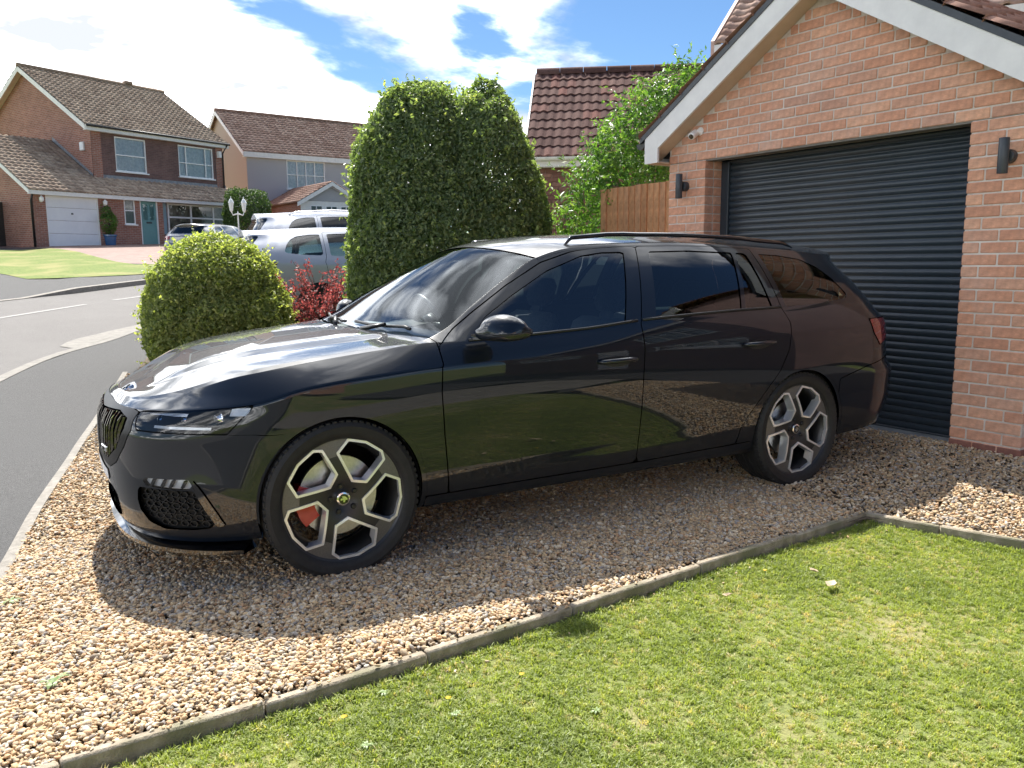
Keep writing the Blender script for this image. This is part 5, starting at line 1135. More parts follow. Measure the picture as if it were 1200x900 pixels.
# taller house standing behind the garages: a sliver of its pink-tinged gable shows over the garage roof
def H4():
    h = empty('tall_house', (10.346, 7.645, .2), -1.04); tag(h, 'two-storey house with pinkish verge boards behind the garage roof', 'house')
    Wd, run, he, hr = 6.0, 3.8, 5.0, 7.8; MAT['pink_board'] = mat('pink_faded_board', (.50, .34, .29), (.58, .41, .35), scale=6, rough=.7)
    vwall('front_wall', Wd, he, [(1.2, 2.8, 3.1, 4.3)], MAT['brick1'], h); window(h, (0, 0, 0), 0, 1.2, 2.8, 3.1, 4.3, [.5], [.6])
    for q, ang in (((0, 2 * run, 0), -PI / 2), ((Wd, 0, 0), PI / 2)): vwall('gable_wall', 2 * run, he, [], MAT['render'], h, q, ang, top=[(0, he), (2 * run, he), (run, hr - .15)])
    L = math.hypot(run + .2, hr - he)
    on_slope(pantile('roof_tiles', Wd + .3, L, h, MAT['tile2'], pitch=.3, gauge=.31, amp=.03), (-.15, -.2, he), (1, 0, 0), (0, run + .2, hr - he)); on_slope(pantile('roof_tiles', Wd + .3, L, h, MAT['tile2'], pitch=.3, gauge=.31, amp=.03), (Wd + .15, 2 * run + .2, he), (-1, 0, 0), (0, -(run + .2), hr - he))
    for sg in (-1, 1): MB().prism([(run + sg * (run + .2), he - .22), (run + sg * (run + .2), he + .05), (run, hr + .05), (run, hr - .22)], 'x', -.22, -.155).build('verge_board', MAT['pink_board'], h)
    box('fascia', -.15, Wd, -.22, -.18, he - .25, he - .03, MAT['white_board'], h)
    return h
H4()
# the houses behind the photographer, seen only as reflections in the car
def H5():
    h = empty('own_house', (6.4, -4.3, 0), -PI / 2 + .05); tag(h, 'red brick house with white windows beyond the lawn, mirrored in the car', 'house')
    Wd, D, he, hr = 7.5, 7.5, 5.0, 7.6; ws_ = [(.7, 2.6, .8, 2.1), (4.6, 6.9, .7, 2.1), (.7, 2.4, 3.2, 4.5), (4.8, 6.7, 3.2, 4.5)]; dr = (3.2, 4.15, .05, 2.1)
    vwall('front_wall', Wd, he, ws_ + [dr], MAT['brick_dk'], h)
    for w in ws_: window(h, (0, 0, 0), 0, *w, [.33, .67], [.6], back='curtain')
    box('front_door', dr[0], dr[1], .06, .1, dr[2], dr[3], MAT['white'], h)
    vwall('gable_wall', D, he, [], MAT['brick_dk'], h, (0, D, 0), -PI / 2, top=[(0, he), (D, he), (D / 2, hr - .1)]); vwall('gable_wall', D, he, [], MAT['brick_uv'], h, (Wd, 0, 0), PI / 2, top=[(0, he), (D, he), (D / 2, hr - .1)])
    L = math.hypot(D / 2 + .35, hr - he); on_slope(pantile('roof_tiles', Wd + .5, L, h, MAT['tile_own'], pitch=.3, gauge=.31, amp=.03), (-.25, -.35, he - .05), (1, 0, 0), (0, D / 2 + .35, hr - he)); on_slope(pantile('roof_tiles', Wd + .5, L, h, MAT['tile_own'], pitch=.3, gauge=.31, amp=.03), (Wd + .25, D + .35, he - .05), (-1, 0, 0), (0, -(D / 2 + .35), hr - he))
    box('fascia', -.2, Wd + .2, -.36, -.32, he - .26, he - .06, MAT['white_board'], h)
    return h
H5()
def H6():
    h = empty('opposite_house', (4.5, -17.5, 0), PI); tag(h, 'red brick semi with white windows facing the drive, mirrored in the car', 'house')
    Wd, D, he, hr = 9.5, 7.0, 5.0, 7.6; ws_ = [(.8, 2.8, .8, 2.1), (6.2, 8.6, .7, 2.1), (.8, 2.6, 3.2, 4.5), (4.0, 5.0, 3.2, 4.4), (6.4, 8.4, 3.2, 4.5)]; dr = (4.0, 5.0, .05, 2.1)
    vwall('front_wall', Wd, he, ws_ + [dr], MAT['brick_uv'], h)
    for w in ws_: window(h, (0, 0, 0), 0, *w, [.33, .67], [.6], back='curtain')
    box('front_door', dr[0], dr[1], .06, .1, dr[2], dr[3], MAT['white'], h)
    for a, q in (((0, D, 0), -PI / 2), ((Wd, 0, 0), PI / 2)): vwall('gable_wall', D, he, [], MAT['brick_uv'], h, a, q, top=[(0, he), (D, he), (D / 2, hr - .1)])
    L = math.hypot(D / 2 + .35, hr - he); on_slope(pantile('roof_tiles', Wd + .5, L, h, MAT['tile_own'], pitch=.3, gauge=.31, amp=.03), (-.25, -.35, he - .05), (1, 0, 0), (0, D / 2 + .35, hr - he)); on_slope(pantile('roof_tiles', Wd + .5, L, h, MAT['tile_own'], pitch=.3, gauge=.31, amp=.03), (Wd + .25, D + .35, he - .05), (-1, 0, 0), (0, -(D / 2 + .35), hr - he))
    box('fascia', -.2, Wd + .2, -.36, -.32, he - .26, he - .06, MAT['white_board'], h)
H6()
# ------------------------------------------------------------------ foliage
def leaf_mesh(P, Nn, size, aspect=.5, fold=.25, jitter=.8, rng=RNG, droop=0):
    """one folded leaf (4 verts, 2 triangles as a bent quad pair) per point, facing roughly along Nn"""
    n = len(P); Nn = Nn + rng.normal(0, jitter, (n, 3)); Nn /= np.linalg.norm(Nn, axis=1, keepdims=True) + 1e-9
    r = rng.normal(0, 1, (n, 3)); r[:, 2] -= droop; t = r - (r * Nn).sum(1, keepdims=True) * Nn; t /= np.linalg.norm(t, axis=1, keepdims=True) + 1e-9; s = np.cross(Nn, t)
    sz = (size * rng.uniform(.6, 1.25, n))[:, None]; L, Wd = sz, sz * aspect
    a = P - t * L * .5; b = P + s * Wd * .5 + Nn * Wd * fold; c = P + t * L * .5; d = P - s * Wd * .5 + Nn * Wd * fold
    V = np.stack([a, b, c, d], 1).reshape(-1, 3); k = np.arange(n)[:, None] * 4
    F = np.concatenate([k + np.array([[0, 1, 2]]), k + np.array([[0, 2, 3]])], 0)
    return V, F
def lumps(D, n, amp, width, rng):
    """uneven outline: smooth bumps on the sphere of directions"""
    c = rng.normal(0, 1, (n, 3)); c /= np.linalg.norm(c, axis=1, keepdims=True); a = rng.uniform(-amp, amp, n)
    out = np.zeros(len(D))
    for i in range(n): out += a[i] * np.exp((D @ c[i] - 1) / width ** 2)
    return out
def crown_points(n, ells, rng, depth=.22, nl=60, amp=.10, width=.22, zmin=None):
    """points near the surface of a union of ellipsoids; returns points, outward normals, depth 0..1"""
    w = np.array([e[3] * e[4] * e[5] for e in ells]) ** (2 / 3); w /= w.sum(); P = []; Nn = []; Dp = []
    for e, q in zip(ells, w):
        m = int(n * q * 1.35); D = rng.normal(0, 1, (m, 3)); D /= np.linalg.norm(D, axis=1, keepdims=True)
        p = e[6] if len(e) > 6 else 2.0
        Dn = D / (np.abs(D) ** p).sum(1, keepdims=True) ** (1 / p)
        u = rng.random(m) ** 1.6 * depth; fine = lumps(D, 320, amp * .75, .055, rng); R_ = 1 + lumps(D, nl, amp, width, rng) + fine - u + np.maximum(0, rng.normal(0, .012, m))
        pt = np.array(e[:3]) + Dn * np.array(e[3:6]) * R_[:, None]; nn = D / np.array(e[3:6]); nn /= np.linalg.norm(nn, axis=1, keepdims=True)
        keep = np.ones(m, bool)
        for e2 in ells:
            if e2 is e: continue
            keep &= (((pt - np.array(e2[:3])) / np.array(e2[3:6])) ** 2).sum(1) > (1 - depth) ** 2
        P.append(pt[keep]); Nn.append(nn[keep]); Dp.append(u[keep] / depth)
    P, Nn, Dp = np.concatenate(P), np.concatenate(Nn), np.concatenate(Dp)
    if zmin is not None: k = P[:, 2] > zmin; P, Nn, Dp = P[k], Nn[k], Dp[k]
    return P, Nn, Dp
def foliage(name, parent, P, Nn, size, mat_, aspect=.5, tint=None, jitter=.8, rng=RNG, droop=0, fold=.25):
    V, F = leaf_mesh(P, Nn, size, aspect, fold, jitter, rng, droop); t = np.clip(rng.random(len(P)) if tint is None else tint, 0, 1)
    return obj(name, V, F, mat_, parent, attrs={'tint': np.repeat(t, 4)})
def stems(parent, base, tops, r0, mat_, name='branch', trunk_to=None, rng=RNG):
    for k, t in enumerate(tops):
        b = Vector(base) + Vector((rng.uniform(-.05, .05), rng.uniform(-.05, .05), 0)); t = Vector(t); mid = b.lerp(t, .5) + Vector(rng.uniform(-.08, .08, 3).tolist())
        MB().tube([b, b.lerp(mid, .5) + Vector((0, 0, .05)), mid, t], [r0, r0 * .75, r0 * .5, r0 * .2], 8).build(name, mat_, parent, smooth=True)
MAT['bark'] = mat('bark', (.06, .045, .033), (.13, .10, .075), scale=18, rough=.95, bump=.6, bscale=50)
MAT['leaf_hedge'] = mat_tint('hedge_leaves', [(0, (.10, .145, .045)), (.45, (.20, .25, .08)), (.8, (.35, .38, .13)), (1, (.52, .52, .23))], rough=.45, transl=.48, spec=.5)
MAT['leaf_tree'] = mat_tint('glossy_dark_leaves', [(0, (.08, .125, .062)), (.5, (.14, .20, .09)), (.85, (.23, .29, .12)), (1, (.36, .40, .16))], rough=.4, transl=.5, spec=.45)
MAT['leaf_climb'] = mat_tint('fresh_green_leaves', [(0, (.045, .11, .022)), (.5, (.085, .18, .035)), (.85, (.15, .26, .06)), (1, (.26, .34, .11))], rough=.4, transl=.45, spec=.5)
MAT['leaf_red'] = mat_tint('barberry_leaves', [(0, (.12, .04, .045)), (.5, (.28, .09, .095)), (.8, (.40, .17, .16)), (1, (.48, .27, .19))], rough=.5, transl=.45, tcol=(1.5, .9, .8))
MAT['leaf_far'] = mat_tint('far_hedge_leaves', [(0, (.022, .05, .016)), (.6, (.05, .095, .028)), (1, (.11, .16, .045))], rough=.6, transl=.3)
def outer_paler(P, Dp, lo, hi, rng, pale_tips=True):
    """leaf tint gets paler towards the outside of the crown"""
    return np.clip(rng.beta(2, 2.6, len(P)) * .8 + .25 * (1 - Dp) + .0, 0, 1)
def bush(name, label, cat, loc, ells, n, size, mat_, aspect=.5, seed=1, depth=.22, amp=.09, width=.2, nl=70, jitter=.8, trunk=.05, zmin=.02, group=None, shoots=0, droop=0):
    rng = np.random.default_rng(seed); r = empty(name, loc); tag(r, label, cat, group)
    P, Nn, Dp = crown_points(n, ells, rng, depth, nl, amp, width, zmin)
    t = outer_paler(P, Dp, 0, 1, rng)
    if shoots:   # thin shoots standing out of the clipped face
        idx = rng.integers(0, len(P), shoots); Q = []; QN = []; qt = []
        for i in idx:
            if Dp[i] > .4: continue
            d = Nn[i] * .6 + rng.normal(0, .35, 3) + np.array([0, 0, .55]); d /= np.linalg.norm(d); ln = rng.uniform(.04, .16)
            for s in np.linspace(.1, 1, 7): Q.append(P[i] + d * ln * s + rng.normal(0, .006, 3)); QN.append(rng.normal(0, 1, 3) + d); qt.append(rng.uniform(.55, 1))
        P = np.vstack([P, Q]); Nn = np.vstack([Nn, QN]); t = np.concatenate([t, qt])
    foliage('crown', r, P, Nn, size, mat_, aspect, t, jitter, rng, droop)
    tops = [(e[0] + rng.uniform(-.3, .3) * e[3], e[1] + rng.uniform(-.3, .3) * e[4], e[2] + rng.uniform(.1, .5) * e[5]) for e in ells for _ in range(3)]
    stems(r, (ells[0][0], ells[0][1], -.05), tops, trunk, MAT['bark'], 'trunk', rng=rng); return r
# rounded clipped hedge beside the bonnet
z0 = tz(.8, 5.8)
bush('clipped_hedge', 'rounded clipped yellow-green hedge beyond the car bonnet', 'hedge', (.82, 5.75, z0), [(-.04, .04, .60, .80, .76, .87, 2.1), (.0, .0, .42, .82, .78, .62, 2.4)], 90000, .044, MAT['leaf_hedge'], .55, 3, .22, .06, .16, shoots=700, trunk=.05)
# big clipped evergreen with two crowns
z1 = tz(3.0, 4.5)
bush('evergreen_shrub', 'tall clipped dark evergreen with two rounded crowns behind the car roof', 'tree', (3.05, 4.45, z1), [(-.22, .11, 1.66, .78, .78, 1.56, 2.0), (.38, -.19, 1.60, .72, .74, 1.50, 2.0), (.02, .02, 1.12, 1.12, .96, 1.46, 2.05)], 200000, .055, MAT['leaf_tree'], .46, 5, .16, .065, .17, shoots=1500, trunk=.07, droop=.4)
# barberry between hedge and tree
def barberry():
    rng = np.random.default_rng(8); base = Vector((2.0, 5.62, tz(2, 5.6))); r = empty('barberry_bush', base); tag(r, 'red-leaved barberry bush between the hedge and the evergreen', 'bush'); P = []; Nn = []; T = []; st = MB()
    for k in range(95):
        a = rng.uniform(0, 2 * PI); ln = rng.uniform(.75, 1.42); sp = rng.uniform(.05, .62); d = Vector((math.cos(a) * sp, math.sin(a) * sp * .9, 1)).normalized(); pts = []
        for q in range(9):
            s = q / 8; p = Vector((rng.normal(0, .05), rng.normal(0, .05), 0)) * (1 - s) + d * ln * s + Vector((math.cos(a), math.sin(a), 0)) * .22 * s * s - Vector((0, 0, .18 * s ** 3)); pts.append(p)
        st.tube(pts, [.008 * (1 - .8 * q / 8) + .001 for q in range(9)], 5)
        for q in range(60):
            s = rng.uniform(.18, 1); i = min(7, int(s * 8)); p = pts[i].lerp(pts[i + 1], s * 8 - i); P.append(np.array(p) + rng.normal(0, .022, 3)); Nn.append(rng.normal(0, 1, 3) + np.array([0, 0, .6])); T.append(rng.beta(2, 2) * .7 + .3 * s * rng.random())
    foliage('foliage', r, np.array(P), np.array(Nn), .044, MAT['leaf_red'], .6, np.array(T), .5, rng); st.build('stems', MAT['bark'], r)['kind'] = 'stuff'
barberry()
# leafy shrub over the fence by the garage
def climber():
    rng = np.random.default_rng(21); base = Vector((5.05, 3.75, tz(5, 3.7))); r = empty('leafy_shrub', base); tag(r, 'fresh green leafy shrub rising over the timber fence by the garage', 'shrub')
    P, Nn, Dp = crown_points(15000, [(.15, .0, 1.6, .78, .60, 1.35), (.55, -.05, 2.55, .66, .55, .80), (-.35, .10, 1.55, .46, .45, 1.0), (.80, -.05, 3.0, .46, .42, .55)], rng, .30, 60, .16, .22, .05)
    Q = [P]; QN = [Nn]; T = [outer_paler(P, Dp, 0, 1, rng)]
    for i in rng.integers(0, len(P), 620):   # sprays of paired leaflets
        if Dp[i] > .5: continue
        d = Nn[i] + rng.normal(0, .4, 3) + np.array([0, 0, .35]); d /= np.linalg.norm(d); ln = rng.uniform(.12, .34); s = np.linspace(.15, 1, 11)[:, None]
        Q.append(P[i] + d * ln * s - np.array([0, 0, .10]) * ln * s ** 2 + rng.normal(0, .018, (11, 3))); QN.append(rng.normal(0, .6, (11, 3)) + np.array([0, 0, 1.0])); T.append(rng.uniform(.45, 1, 11))
    foliage('crown', r, np.concatenate(Q), np.concatenate(QN), .075, MAT['leaf_climb'], .36, np.concatenate(T), .6, rng, droop=.3)
    stems(r, (.2, 0, 0), [(.3, .1, 2.2), (.6, -.1, 2.8), (-.3, .1, 1.9), (.9, 0, 3.2), (.1, -.2, 2.0)], .035, MAT['bark'], 'trunk', rng=rng)
climber()
# hedge and little tree by the far houses
zf = tz(7.6, 33.5)
bush('tall_hedge', 'tall dark green hedge between the brick house and the rendered house', 'hedge', (7.75, 34.0, zf), [(-.1, .3, 1.25, .95, 1.4, 1.35, 3.2)], 9000, .11, MAT['leaf_far'], .6, 31, .25, .08, .2, trunk=.08, shoots=60)
bush('potted_shrub', 'shrub standing in the blue pot by the teal door', 'plant', (2.02, 34.15, tz(2, 34.1) + .45), [(0, 0, .55, .36, .36, .50, 2), (-.12, 0, .95, .24, .24, .36, 2)], 2200, .075, MAT['leaf_climb'], .5, 33, .4, .2, .3, trunk=.03, zmin=-.05)
bl = mat('blue_glaze', (.03, .10, .24), (.05, .14, .30), scale=6, rough=.25, coat=.5); MAT['blue'] = bl
pot = MB().lathe([(0, 0), (.18, 0), (.20, .02), (.25, .42), (.28, .44), (.28, .50), (.24, .50), (.22, .42), (0, .42)], 28, axis='z').build('flower_pot', bl, None, angle=35); pot.location = (2.02, 34.15, tz(2, 34.1) + .03); tag(pot, 'blue glazed flower pot outside the brick house', 'pot')
# ------------------------------------------------------------------ fence of upright feather-edge boards
MAT['fence'] = mat_tint('orange_brown_fence', [(0, (.40, .20, .095)), (.5, (.50, .265, .13)), (1, (.44, .235, .125))], rough=.8, src='obj', noise=(9, .3), bump=.3, bscale=40)
fe = empty('timber_fence', (4.5, 3.45, 0), -PI / 2); tag(fe, 'orange-brown upright board fence beside the garage', 'fence')
for k in range(17):
    b = MB().add([(0, 0, 0), (.105, -.012, 0), (.105, .006, 0), (0, .004, 0), (0, 0, 1.98), (.105, -.012, 1.98), (.105, .006, 1.98), (0, .004, 1.98)], [(0, 1, 2, 3), (4, 7, 6, 5), (0, 4, 5, 1), (1, 5, 6, 2), (2, 6, 7, 3), (3, 7, 4, 0)]).build('board', MAT['fence'], fe)
    b.location = (.097 * k, -.02, .09 + random.uniform(-.006, .006)); b.rotation_euler = (random.uniform(-.004, .004), random.uniform(-.004, .004), 0)
for zr_ in (.35, 1.1, 1.8): box('rail', 0, 1.65, .003, .045, zr_, zr_ + .08, MAT['fence'], fe, .004)
box('fence_post', -.02, .075, .046, .14, -.1, 2.0, MAT['fence'], fe, .004)
tfb = empty('dark_board_fence', (-4.55, 33.3, 2.0 - .35), .478); tag(tfb, 'dark stained board fence left of the brick house garage', 'fence')
for k in range(22): box('board', .15 * k, .15 * k + .143, -.01 + .012 * (k % 2), .012 + .012 * (k % 2), 0, 2.15 + random.uniform(-.01, .01), MAT['dark_timber'], tfb)
# ------------------------------------------------------------------ gravel: pebbles on the drive
def instancer(name, P, rot, scl, tint, variants, kind='stuff'):
    """one object: its points carry pebble or tuft meshes through geometry nodes"""
    me = bpy.data.meshes.new(name); me.vertices.add(len(P)); me.vertices.foreach_set('co', np.asarray(P, np.float32).ravel())
    for k, v in (('rot', rot), ('scl', scl)): a = me.attributes.new(k, 'FLOAT_VECTOR', 'POINT'); a.data.foreach_set('vector', np.asarray(v, np.float32).ravel())
    a = me.attributes.new('tint', 'FLOAT', 'POINT'); a.data.foreach_set('value', np.asarray(tint, np.float32))
    a = me.attributes.new('pick', 'INT', 'POINT'); a.data.foreach_set('value', RNG.integers(0, len(variants), len(P)).astype(np.int32))
    o = link(bpy.data.objects.new(name, me)); tag(o, kind=kind)
    ng = bpy.data.node_groups.new(name + '_scatter', 'GeometryNodeTree'); ng.interface.new_socket('Geometry', in_out='INPUT', socket_type='NodeSocketGeometry'); ng.interface.new_socket('Geometry', in_out='OUTPUT', socket_type='NodeSocketGeometry')
    n, l = ng.nodes, ng.links; gi = n.new('NodeGroupInput'); go = n.new('NodeGroupOutput'); iop = n.new('GeometryNodeInstanceOnPoints'); jn = n.new('GeometryNodeJoinGeometry')
    for v in variants[::-1]:
        ob = bpy.data.objects.new('variant', v); oi = n.new('GeometryNodeObjectInfo'); oi.inputs[0].default_value = ob; g2 = n.new('GeometryNodeGeometryToInstance'); l.new(oi.outputs['Geometry'], g2.inputs[0]); l.new(g2.outputs[0], jn.inputs[0])
    def attr(nm, t): q = n.new('GeometryNodeInputNamedAttribute'); q.data_type = t; q.inputs[0].default_value = nm; return q.outputs[0]
    mp = n.new('GeometryNodeMeshToPoints'); l.new(gi.outputs[0], mp.inputs[0]); l.new(mp.outputs[0], iop.inputs['Points']); l.new(jn.outputs[0], iop.inputs['Instance']); iop.inputs['Pick Instance'].default_value = True
    l.new(attr('pick', 'INT'), iop.inputs['Instance Index']); l.new(attr('scl', 'FLOAT_VECTOR'), iop.inputs['Scale'])
    er = n.new('FunctionNodeEulerToRotation'); l.new(attr('rot', 'FLOAT_VECTOR'), er.inputs[0]); l.new(er.outputs[0], iop.inputs['Rotation'])
    l.new(iop.outputs[0], go.inputs[0]); md = o.modifiers.new('scatter', 'NODES'); md.node_group = ng; return o
MAT['pebble'] = mat_tint('flint_pebbles', [(0, (.20, .165, .13)), (.08, (.36, .285, .195)), (.25, (.48, .345, .195)), (.42, (.60, .43, .24)), (.56, (.48, .28, .145)), (.68, (.58, .44, .27)), (.82, (.72, .61, .45)), (.92, (.42, .38, .33)), (1, (.30, .275, .25))], rough=.7, src='inst', noise=(60, .25), bump=.3, bscale=150)
peb = []
for v in range(7):
    bm = bmesh.new(); bmesh.ops.create_icosphere(bm, subdivisions=2, radius=.5); rv = random.Random(v); ax = [Vector((rv.uniform(-1, 1), rv.uniform(-1, 1), rv.uniform(-1, 1))).normalized() for _ in range(7)]
    for q in bm.verts:
        c = q.co.copy()
        for a in ax: d = c.dot(a); c -= a * max(0, d - .33) * .75
        q.co = Vector((c.x * 1.15, c.y * rv.uniform(.82, .84), c.z * .62))
    me = bpy.data.meshes.new('pebble'); bm.to_mesh(me); bm.free(); me.shade_smooth(); me.materials.append(MAT['pebble']); peb.append(me)
rg = np.random.default_rng(2)
def scatter(poly, n, rng, hide=None):
    P = np.array(poly); out = []
    while sum(len(o) for o in out) < n:
        q = np.stack([rng.uniform(P[:, 0].min(), P[:, 0].max(), n), rng.uniform(P[:, 1].min(), P[:, 1].max(), n)], 1); k = poly_sdf(q[:, 0], q[:, 1], poly) < -.012
        out.append(q[k])
    return np.concatenate(out)[:n]
XY = scatter(GRAVEL, 190000, rg)
# finer sorting: more stones where the drive is close to the path
near = XY[:, 1] < 2.2
XY = np.concatenate([XY[near], XY[~near][::2]]); XY = np.concatenate([XY, scatter([(-1.6, -1.8), (2.5, -1.45), (2.5, .2), (-1.25, .2)], 75000, rg)]); n = len(XY)
k = poly_sdf(XY[:, 0], XY[:, 1], GRAVEL) < -.008; XY = XY[k]; n = len(XY)
dz = rg.uniform(-.010, .004, n); Z = drive_z(XY[:, 0], XY[:, 1]) + dz + .010 * np.clip(-poly_sdf(XY[:, 0], XY[:, 1], GRAVEL) / .12, 0, 1) + .010
und = .008 * np.sin(XY[:, 0] * 5.1 + 1.3 * np.sin(XY[:, 1] * 3)) * np.cos(XY[:, 1] * 4.3 + XY[:, 0]); s = rg.lognormal(math.log(.0142), .32, n); s = np.clip(s, .007, .030)
Z = Z + und * .6
# stones kicked on to the edging and the lawn
sp_n = 170; tt_ = rg.uniform(0, 1, sp_n); ex_ = np.interp(tt_, np.linspace(0, 1, len(EDGE)), [q[0] for q in EDGE]); ey_ = np.interp(tt_, np.linspace(0, 1, len(EDGE)), [q[1] for q in EDGE]); of_ = np.where(rg.random(sp_n) < .72, rg.uniform(-.016, .016, sp_n), -.03 - np.abs(rg.normal(0, .07, sp_n)))
XY = np.concatenate([XY, np.stack([ex_, ey_ + of_], 1)]); Z = np.concatenate([Z, np.where(of_ > -.02, .024, -.022)]); s = np.concatenate([s, rg.uniform(.008, .016, sp_n)]); n = len(XY)
instancer('gravel', np.stack([XY[:, 0], XY[:, 1], Z], 1), np.stack([rg.normal(0, .32, n), rg.normal(0, .32, n), rg.uniform(0, 2 * PI, n)], 1), np.stack([s * rg.uniform(.85, 1.25, n), s * rg.uniform(.8, 1.1, n), s * rg.uniform(.8, 1.2, n)], 1), rg.random(n), peb)
# ------------------------------------------------------------------ grass
MAT['grass'] = mat_tint('grass_blades', [(0, (.16, .21, .05)), (.45, (.28, .345, .085)), (.75, (.38, .43, .125)), (.90, (.48, .45, .19)), (1, (.56, .48, .27))], rough=.5, transl=.45, src='inst', spec=.4, tcol=(1.5, 1.5, .6))
tuft = []
for v in range(6):
    rv = np.random.default_rng(100 + v); V = []; F = []
    for b in range(16):
        a = rv.uniform(0, 2 * PI); r0 = rv.uniform(0, .016); p0 = np.array([r0 * math.cos(a * 3), r0 * math.sin(a * 3), 0]); d = np.array([math.cos(a), math.sin(a), 0]); sd = np.array([-d[1], d[0], 0]); h = rv.uniform(.012, .028); lean = rv.uniform(.1, 1.1); w = rv.uniform(.0011, .0019); i = len(V)
        m1 = p0 + d * h * lean * .35 + np.array([0, 0, h * .62]); t = p0 + d * h * lean + np.array([0, 0, h * (1.05 - .28 * lean)])
        V += [p0 - sd * w, p0 + sd * w, m1 + sd * w * .9, m1 - sd * w * .9, t]; F += [(i, i + 1, i + 2, i + 3), (i + 3, i + 2, i + 4)]
    me = mesh_from('tuft', V, F, MAT['grass']); tuft.append(me)
VIS = [(-1.6, -1.86), (2.52, -1.49), (2.63, -1.80), (2.74, -2.13), (3.3, -3.9), (1.2, -4.3), (-1.4, -3.4)]
XY = np.concatenate([scatter(VIS, 56000, rg), scatter(LAWN, 9000, rg)]); n = len(XY)
pn = np.sin(XY[:, 0] * 2.3 + 1.7) * np.cos(XY[:, 1] * 2.9 + .6) * .5 + np.sin(XY[:, 0] * 6.1 + XY[:, 1] * 4.7) * .3 + np.sin(XY[:, 0] * 11 - XY[:, 1] * 8.3) * .2
keep = rg.random(n) < np.clip(.82 + .35 * pn, .45, 1); XY, pn = XY[keep], pn[keep]; n = len(XY); ed_d = -poly_sdf(XY[:, 0], XY[:, 1], LAWN)
sc_ = rg.uniform(.6, 1.15, n) * np.where(ed_d < .05, 1.25, 1.0) * (1 + .25 * pn)
instancer('grass', np.stack([XY[:, 0], XY[:, 1], np.full(n, -.032)], 1), np.stack([rg.normal(0, .12, n), rg.normal(0, .12, n), rg.uniform(0, 2 * PI, n)], 1), np.stack([sc_, sc_, sc_ * rg.uniform(.55, .95, n)], 1), np.clip(.48 - .30 * pn + rg.normal(0, .24, n), 0, 1), tuft)
# weeds, dandelions and fallen leaves on the lawn, tufts in the gravel
def rosette(x, y, z, r, label, seed):
    rng = np.random.default_rng(seed); V = []; F = []
    for k in range(20):
        a = rng.uniform(0, 2 * PI); ln = r * rng.uniform(.4, 1.1); d = np.array([math.cos(a), math.sin(a), 0]); s = np.array([-d[1], d[0], 0]); i = len(V)
        for t, w in ((0, .06), (.3, .22), (.55, .13), (.75, .26), (1, .02)):
            c = d * ln * t + np.array([0, 0, .012 + .5 * ln * t * (1 - t) * 1.6]); V += [c - s * ln * w * .5, c + s * ln * w * .5]
        F += [(i + 2 * q, i + 2 * q + 1, i + 2 * q + 3, i + 2 * q + 2) for q in range(4)]
    o = obj('weed', V, F, MAT['weed'], None); o.location = (x, y, z); return tag(o, label, 'weed', 'weeds in the lawn')
MAT['weed'] = mat('weed_leaf', (.12, .19, .05), (.20, .27, .09), scale=30, rough=.5); MAT['petal'] = mat('yellow_petals', (.75, .48, .02), rough=.6); MAT['dry_leaf'] = mat('dry_leaf', (.40, .30, .19), (.58, .47, .33), scale=40, rough=.8)
for q, (x, y, r) in enumerate([(-.07, -2.05, .021), (.29, -2.25, .020), (-.35, -2.07, .022), (-.21, -1.83, .022)]):
    rosette(x, y, -.028, r, 'flat green weed rosette growing in the lawn', q)
o = rosette(-1.08, -1.34, .022, .055, 'small green weed growing in the gravel', 20); o['group'] = 'weeds in the gravel'; o = rosette(-1.20, -.55, .022, .04, 'small green weed growing in the gravel', 21); o['group'] = 'weeds in the gravel'
for q, (x, y) in enumerate([(.19, -1.99), (-.07, -2.0), (-.37, -1.94), (1.51, -1.76)]):
    d = empty('dandelion', (x, y, -.03)); tag(d, 'tiny yellow dandelion flower in the lawn', 'flower', 'dandelions in the lawn')
    MB().tube([(0, 0, 0), (.002, .002, .035)], .0012, 5).build('stalk', MAT['weed'], d); n_ = 14; V = [(0, 0, .036)]; F = []
    for k in range(n_): a = 2 * PI * k / n_; V += [(.009 * math.cos(a), .009 * math.sin(a), .040), (.009 * math.cos(a + .3), .009 * math.sin(a + .3), .039)]; F.append((0, 1 + 2 * k, 2 + 2 * k))
    obj('flower_head', V, F, MAT['petal'], d)
for q, (x, y, r) in enumerate([(1.63, -1.99, .045), (1.69, -1.86, .022), (1.2, -1.86, .025)]):
    V = [(-r, 0, .004), (-.3 * r, .45 * r, .012), (.5 * r, .38 * r, .010), (r, 0, .018), (.4 * r, -.4 * r, .014), (-.4 * r, -.4 * r, .010), (0, 0, .002)]; o = obj('fallen_leaf', V, [(6, 0, 1), (6, 1, 2), (6, 2, 3), (6, 3, 4), (6, 4, 5), (6, 5, 0)], MAT['dry_leaf']); o.location = (x, y, -.004); o.rotation_euler = (.1, .2, q * 1.3 + .4); tag(o, ['large curled dry leaf lying on the lawn', 'small pale dry leaf on the lawn beyond the large curled one', 'small brown leaf on the lawn close to the concrete edging'][q], 'leaf')
